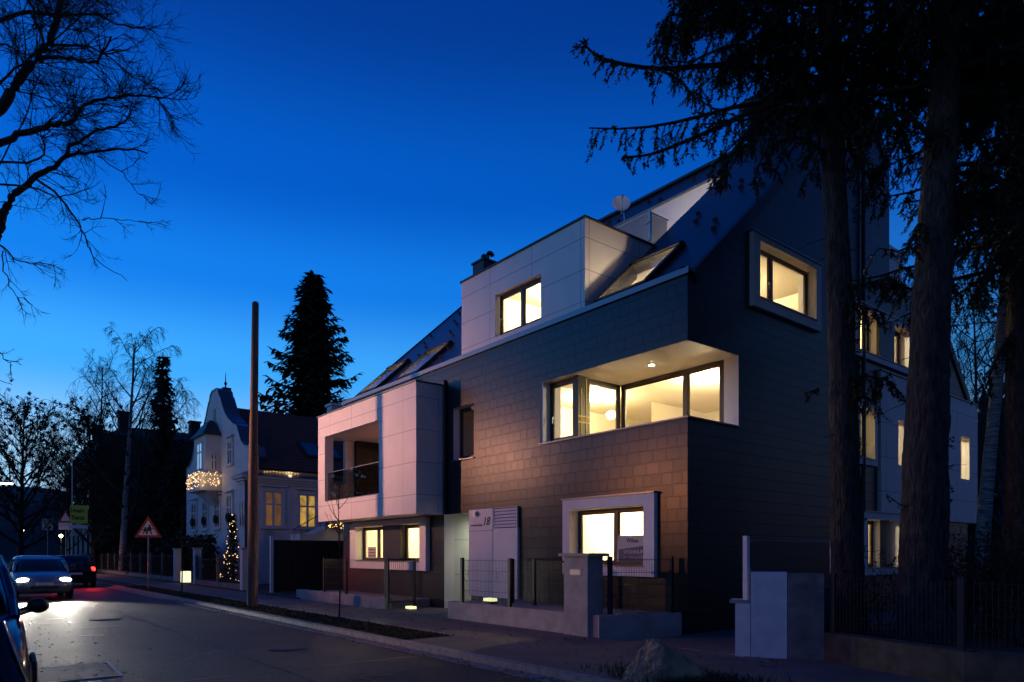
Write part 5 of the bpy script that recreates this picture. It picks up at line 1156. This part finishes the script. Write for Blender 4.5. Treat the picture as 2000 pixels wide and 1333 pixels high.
# old spruces in the right hand garden
def needles_on(mb, pts, rr, s=.075, dens=1.0):
    L = sum((pts[i + 1] - pts[i]).length for i in range(len(pts) - 1)); m = max(3, int(L / .019 * dens)); n = len(pts) - 1
    for i in range(m):
        f = (i + rr.random()) / m * n; j = min(int(f), n - 1); p = pts[j].lerp(pts[j + 1], f - j); d = (pts[j + 1] - pts[j]).normalized()
        sd = d.cross(Vector((rr.gauss(0, 1), rr.gauss(0, 1), rr.gauss(0, 1))))
        if sd.length < 1e-3: continue
        sd.normalize(); v = (d * rr.uniform(.3, 1.0) + sd * .9).normalized() * s * rr.uniform(.6, 1.2); e = v.cross(d).normalized() * .018
        mb.face([p - e, p + e, p + v])
def spray(mb, p, d, L, rr, hang=.35, dens=1.0):
    q = curve(p, d, L, 5, .10, -hang, rr); mb.tube(q, [.007, .006, .005, .004, .003, .002], 3, cap=False); needles_on(mb, q, rr, dens=dens)
    for k in range(int(L * 7)):
        f = rr.uniform(.1, .95) * 5; j = min(int(f), 4); pp = q[j].lerp(q[j + 1], f - j); dd = (q[j + 1] - q[j]).normalized(); s = dd.cross(Vector((rr.gauss(0, 1), rr.gauss(0, 1), rr.gauss(0, .4))))
        if s.length < 1e-3: continue
        c = curve(pp, dd * .6 + s.normalized() * .8, L * rr.uniform(.25, .5), 3, .08, -hang * .9, rr); mb.tube(c, [.004, .003, .002, .001], 3, cap=False); needles_on(mb, c, rr, dens=dens)
def limb(mb, mw, pts, r, rr, every=.16, L=.55, start=.15, dens=1.0, hang=.35):
    n = len(pts) - 1; mw.tube(pts, [r * (1 - .82 * i / n) + .004 for i in range(n + 1)], 6)
    ln = sum((pts[i + 1] - pts[i]).length for i in range(n)); m = int(ln / every)
    for k in range(m):
        t = start + (1 - start) * (k + rr.random()) / m; f = t * n; j = min(int(f), n - 1); p = pts[j].lerp(pts[j + 1], f - j); d = (pts[j + 1] - pts[j]).normalized(); s = d.cross(Vector((0, 0, 1))).normalized() * rr.choice((-1, 1))
        spray(mb, p, d * rr.uniform(.0, .7) + s * rr.uniform(.2, .8) + Vector((0, 0, rr.uniform(-.5, .1))), L * rr.uniform(.5, 1.2) * (1.15 - .5 * t), rr, hang, dens)
def old_spruce(label, trunk, r0, r1, seed, zlo, zhi, nl, Lmax, px_limbs=(), every=.12, dens=1.0, ivy=False, az=None, Ls=.6):
    rr = random.Random(seed); T = thing('spruce_tree', label, 'tree', tuple(trunk[0])); tp = smooth_pts(trunk, 26); n = len(tp) - 1
    mb = MB(); rad = [(r0 + (r1 - r0) * (i / n) ** .8) * (1 + .42 * math.exp(-max(0, tp[i].z) / .28)) for i in range(n + 1)]
    base = len(mb.v); mb.tube(tp, rad, 36)
    for i in range(len(mb.v)):
        v = Vector(mb.v[i]); k = mathutils.noise.noise(Vector((v.x * 7, v.y * 7, v.z * 1.6))) * .022 + abs(mathutils.noise.noise(Vector((v.x * 24, v.y * 24, v.z * 7)))) * .026; c = tp[min(n, i // 36)]; dd = Vector((v.x - c.x, v.y - c.y, 0))
        if dd.length > 1e-4: mb.v[i] = tuple(v + dd.normalized() * k)
    mb.build('trunk', M['bark'], T, smooth=True)
    mb = MB(); mw = MB()
    for k in range(nl):
        z = zlo + (zhi - zlo) * (k + rr.random()) / nl; i = 0
        while i < n - 1 and tp[i + 1].z < z: i += 1
        p = tp[i].lerp(tp[i + 1], max(0, min(1, (z - tp[i].z) / max(.01, tp[i + 1].z - tp[i].z)))); a = rr.uniform(*az) if az else k * 2.4 + rr.gauss(0, .3); L = Lmax * rr.uniform(.55, 1.1) * (1.1 - .6 * (z - zlo) / (zhi - zlo))
        pts = [p + Vector((math.cos(a) * L * q, math.sin(a) * L * q, L * (-.02 * q - .20 * q * q + .16 * q ** 4))) + Vector((rr.gauss(0, .03), rr.gauss(0, .03), rr.gauss(0, .03))) for q in [j / 8 for j in range(9)]]
        limb(mb, mw, pts, .045, rr, every, Ls, dens=dens)
    for lst, t0, t1, r, L, ev, dn in px_limbs: limb(mb, mw, smooth_pts(limb_px(lst, t0, t1), 3), r, rr, ev * .72, L, .05, dn, .30)
    for k in range(26):                            # dead stubs
        z = rr.uniform(1.5, zlo + 2); i = 0
        while i < n - 1 and tp[i + 1].z < z: i += 1
        p = tp[i].lerp(tp[i + 1], .5); a = rr.uniform(0, 6.28); q = curve(p, (math.cos(a), math.sin(a), rr.uniform(-.4, .2)), rr.uniform(.3, .75), 4, .15, -.05, rr); mw.tube(q, [.014, .011, .008, .005, .003], 4)
    if ivy: 
        for k in range(int(ivy)):
            z = rr.uniform(.4, 5.2); a = rr.uniform(-2.0, .2); i = 0
            while i < n - 1 and tp[i + 1].z < z: i += 1
            c = tp[i]; leafcloud(mb, (c.x + math.cos(a) * (rad[i] + .03), c.y + math.sin(a) * (rad[i] + .03), z), (.05, .05, .06), 5, .03)
    mb.mesh(mw.v, mw.f, 1); mb.build('crown', [M['needle'], M['twig']], T)
    return T
b1 = at(1657, 1232, 11.0); b1.z = .2
old_spruce('tall old spruce trunk with drooping boughs reaching left over the roof', [b1, at(1652, 1000, 11.0), at(1645, 700, 11.0), at(1632, 400, 11.0), at(1622, 150, 11.0), at(1618, -150, 11.0), at(1620, -500, 11.0), at(1622, -900, 11.0)], .265, .07, 31, 8.7, 16, 84, 3.3,
    [([(1615, 160), (1520, 135), (1400, 128), (1290, 135), (1200, 122), (1160, 105), (1138, 82)], 10.9, 9.6, .05, .36, .15, .8), ([(1292, 138), (1330, 160), (1358, 190), (1400, 215), (1450, 230)], 9.9, 9.6, .018, .40, .16, .8),
     ([(1612, 170), (1540, 195), (1460, 222), (1400, 250), (1330, 280), (1270, 302), (1215, 308)], 10.9, 9.9, .05, .40, .20, .8), ([(1600, 120), (1540, 60), (1440, 30), (1380, -10), (1320, 10), (1305, 70)], 10.8, 9.4, .05, .75, .085, 1.1), ([(1600, 40), (1500, -10), (1420, -30), (1350, 10), (1330, 80)], 10.6, 9.8, .045, .7, .085, 1.1),
     ([(1610, 230), (1540, 210), (1480, 235), (1430, 300), (1400, 340)], 10.8, 10.2, .04, .55, .11, 1), ([(1612, 300), (1560, 270), (1500, 290), (1470, 360)], 10.8, 10.3, .035, .5, .13, 1), ([(1610, 240), (1560, 150), (1500, 90), (1440, 110), (1400, 150)], 10.7, 10.0, .04, .65, .10, 1),
     ([(1625, 200), (1680, 190), (1740, 220), (1780, 290)], 10.9, 10.4, .04, .65, .09, 1), ([(1622, 120), (1680, 80), (1740, 90), (1790, 140)], 11, 11.6, .04, .7, .09, 1), ([(1640, 560), (1690, 555), (1735, 545), (1765, 560)], 10.9, 10.5, .022, .45, .07, 1.1), ([(1640, 590), (1690, 600), (1730, 615)], 10.9, 10.5, .02, .42, .07, 1.1),
     ([(1645, 745), (1690, 735), (1735, 745), (1760, 770)], 10.9, 10.5, .02, .38, .07, 1.1), ([(1645, 780), (1690, 775), (1720, 800)], 10.9, 10.7, .018, .34, .08, 1.1), ([(1600, 760), (1570, 770)], 11, 10.9, .012, .2, .1, 1)], ivy=70)
b2 = at(1803, 1232, 10.0); b2.z = .2
old_spruce('thickest old spruce trunk with drooping boughs at the right', [b2, at(1806, 1000, 10.0), at(1815, 700, 10.0), at(1830, 400, 10.1), at(1845, 150, 10.2), at(1850, -150, 10.2), at(1852, -500, 10.3), at(1855, -900, 10.4)], .345, .10, 37, 8.3, 16, 90, 3.3,
    [([(1845, 300), (1790, 240), (1740, 220), (1700, 250), (1680, 310)], 10.0, 10.4, .04, .6, .09, 1), ([(1850, 200), (1900, 170), (1950, 200), (1990, 280)], 10.1, 10.2, .045, .7, .07, 1.1), ([(1840, 420), (1880, 390), (1930, 400), (1960, 470)], 10, 10.4, .04, .6, .08, 1), ([(1845, 330), (1900, 320), (1950, 350), (1990, 430)], 10, 9.6, .04, .7, .07, 1.1),
     ([(1835, 480), (1805, 440), (1785, 450), (1775, 500)], 10, 9.8, .02, .4, .1, 1), ([(1848, 100), (1800, 40), (1740, 30), (1700, 70)], 10.1, 10.3, .04, .65, .08, 1), ([(1850, 120), (1900, 60), (1960, 70), (1995, 130)], 10.1, 10.0, .04, .7, .07, 1.1), ([(1800, 960), (1770, 990), (1730, 965)], 10, 9.9, .012, .12, .15, .6)], ivy=30)
b3 = at(1990, 1200, 12.5); b3.z = .2
old_spruce('dense dark spruce with low hanging boughs at the right edge', [b3, at(1988, 900, 12.5), at(1985, 600, 12.5), at(1985, 300, 12.5), at(1985, 0, 12.5), at(1985, -400, 12.5), at(1985, -700, 12.5)], .22, .05, 41, 6.4, 16, 84, 2.6, [([(1985, 0), (1930, 30), (1890, 90), (1880, 160)], 12, 11.2, .04, .8, .06, 1.2), ([(1985, 120), (1930, 150), (1890, 220)], 12, 11.4, .04, .8, .06, 1.2), ([(1990, 280), (1940, 300), (1900, 380), (1895, 450)], 12.2, 11.6, .04, .75, .07, 1.1), ([(1990, 480), (1940, 520), (1910, 600)], 12.3, 11.8, .035, .6, .09, 1), ([(1985, 640), (1950, 690), (1925, 760)], 12.3, 12, .03, .55, .10, 1)], every=.11, dens=1.05, Ls=.7)
# birch at the right
BR_ = thing('birch_tree', 'white birch trunk leaning at the right behind the spruces', 'tree', tuple(at(1916, 1170, 14.5)))
mb = MB(); tp = smooth_pts([at(1914, 1190, 14.5), at(1920, 1050, 14.5), at(1932, 900, 14.5), at(1950, 720, 14.5), at(1962, 560, 14.5), at(1972, 380, 14.5), at(1980, 150, 14.5)], 4); mb.tube(tp, [.16 - .0045 * i for i in range(len(tp))], 12); mb.build('trunk', M['birch'], BR_, smooth=True)
mb = MB(); rnd = random.Random(6); twigs(mb, tp[12:], .02, rnd, 3, 1.6, 22, -.12); mb.build('crown', M['twig'], BR_)
# shrubs under the spruces and trees closing the garden
def shrub(label, x, y, h, n, seed, spread=.8):
    rr = random.Random(seed); T = thing('shrub', label, 'shrub', (x, y, .25)); mb = MB(); ml = MB()
    for k in range(n):
        a = rr.uniform(0, 6.28); p = Vector((x + rr.gauss(0, .15), y + rr.gauss(0, .15), .25)); q = curve(p, (math.cos(a) * .4 * spread, math.sin(a) * .4 * spread, 1), h * rr.uniform(.6, 1.1), 6, .13, .02, rr); mb.tube(q, [.012 - .0015 * j for j in range(7)], 4, cap=False); twigs(mb, q, .006, rr, 2, h * .35, 7, .05)
        for j in range(3, 7): leafcloud(ml, q[j], (.16, .16, .16), 9, .035)
    mb.build('stems', M['twig'], T); ml.build('foliage', M['needle'], T)
for k, (px, py, t, h, n, lab) in enumerate(((1880, 1230, 11, 1.5, 22, 'bushy dark shrub right of the thickest spruce trunk'), (1945, 1230, 10.4, 1.7, 24, 'dark shrub in front of the white birch'), (1990, 1230, 9.4, 1.8, 24, 'dark shrub at the far right edge behind the fence'), (1722, 1220, 10.6, 1.3, 8, 'thin shrub between the two spruce trunks'))):
    p = at(px, py, t); shrub(lab, p.x, p.y, h, n, 50 + k)
rnd = random.Random(77)
for k, (px, t, h, lab) in enumerate(((1900, 34, 15, 'bare tree seen right of the white corner box'), (1965, 30, 14, 'bare tree in the dark behind the right birch'), (1775, 42, 19, 'thin bare tree above the right roof slope'))):
    p = at(px, 1083, t); bare_tree(lab, p.x, p.y, h, 0, rnd, 0, .16, sp=.45, nb=24, first=.1, tr=.016)
for k, (px, t, h, r_, lab) in enumerate(((1935, 40, 11, 4.2, 'dark conifer in the garden behind the house'), (2010, 34, 12, 4.0, 'dark conifer beyond the right edge birch'), (1870, 48, 8, 4, 'dark conifer low behind the corner box'))):
    p = at(px, 1083, t); conifer(lab, p.x, p.y, h, r_, 60 + k, z0=.3, step=.5, nl=12, s=.6)

# repeats of one kind share a group phrase
GROUPS = dict(mesh_fence='black mesh fences round the house plot', gate_post='pale posts along the villa fence', parked_car='cars parked at the left kerb', street_lamp='lamps along the street', warning_sign='triangular warning signs by the street', garden_lamp='small lamps far down the street',
    ground_lamp='ground lamps before the entrance', poster='posters in the ground floor windows', garden_wall='low concrete walls before the house', railing_fence='railing fences along the pavement', town_house='dim houses round the street', sapling='young saplings on the verge', manhole_cover='manhole covers in the road',
    bare_tree='leafless trees along the street', birch_tree='birches of the neighbourhood', spruce_tree='spruces and conifers round the houses', shrub='shrubs under the spruces', hedge='hedges behind the street fences', boundary_wall='boundary walls right of the driveway')
for o in list(sc.objects):
    if o.parent is None and 'label' in o.keys() and 'group' not in o.keys():
        g_ = GROUPS.get(o.name.split('.')[0])
        if g_: o['group'] = g_
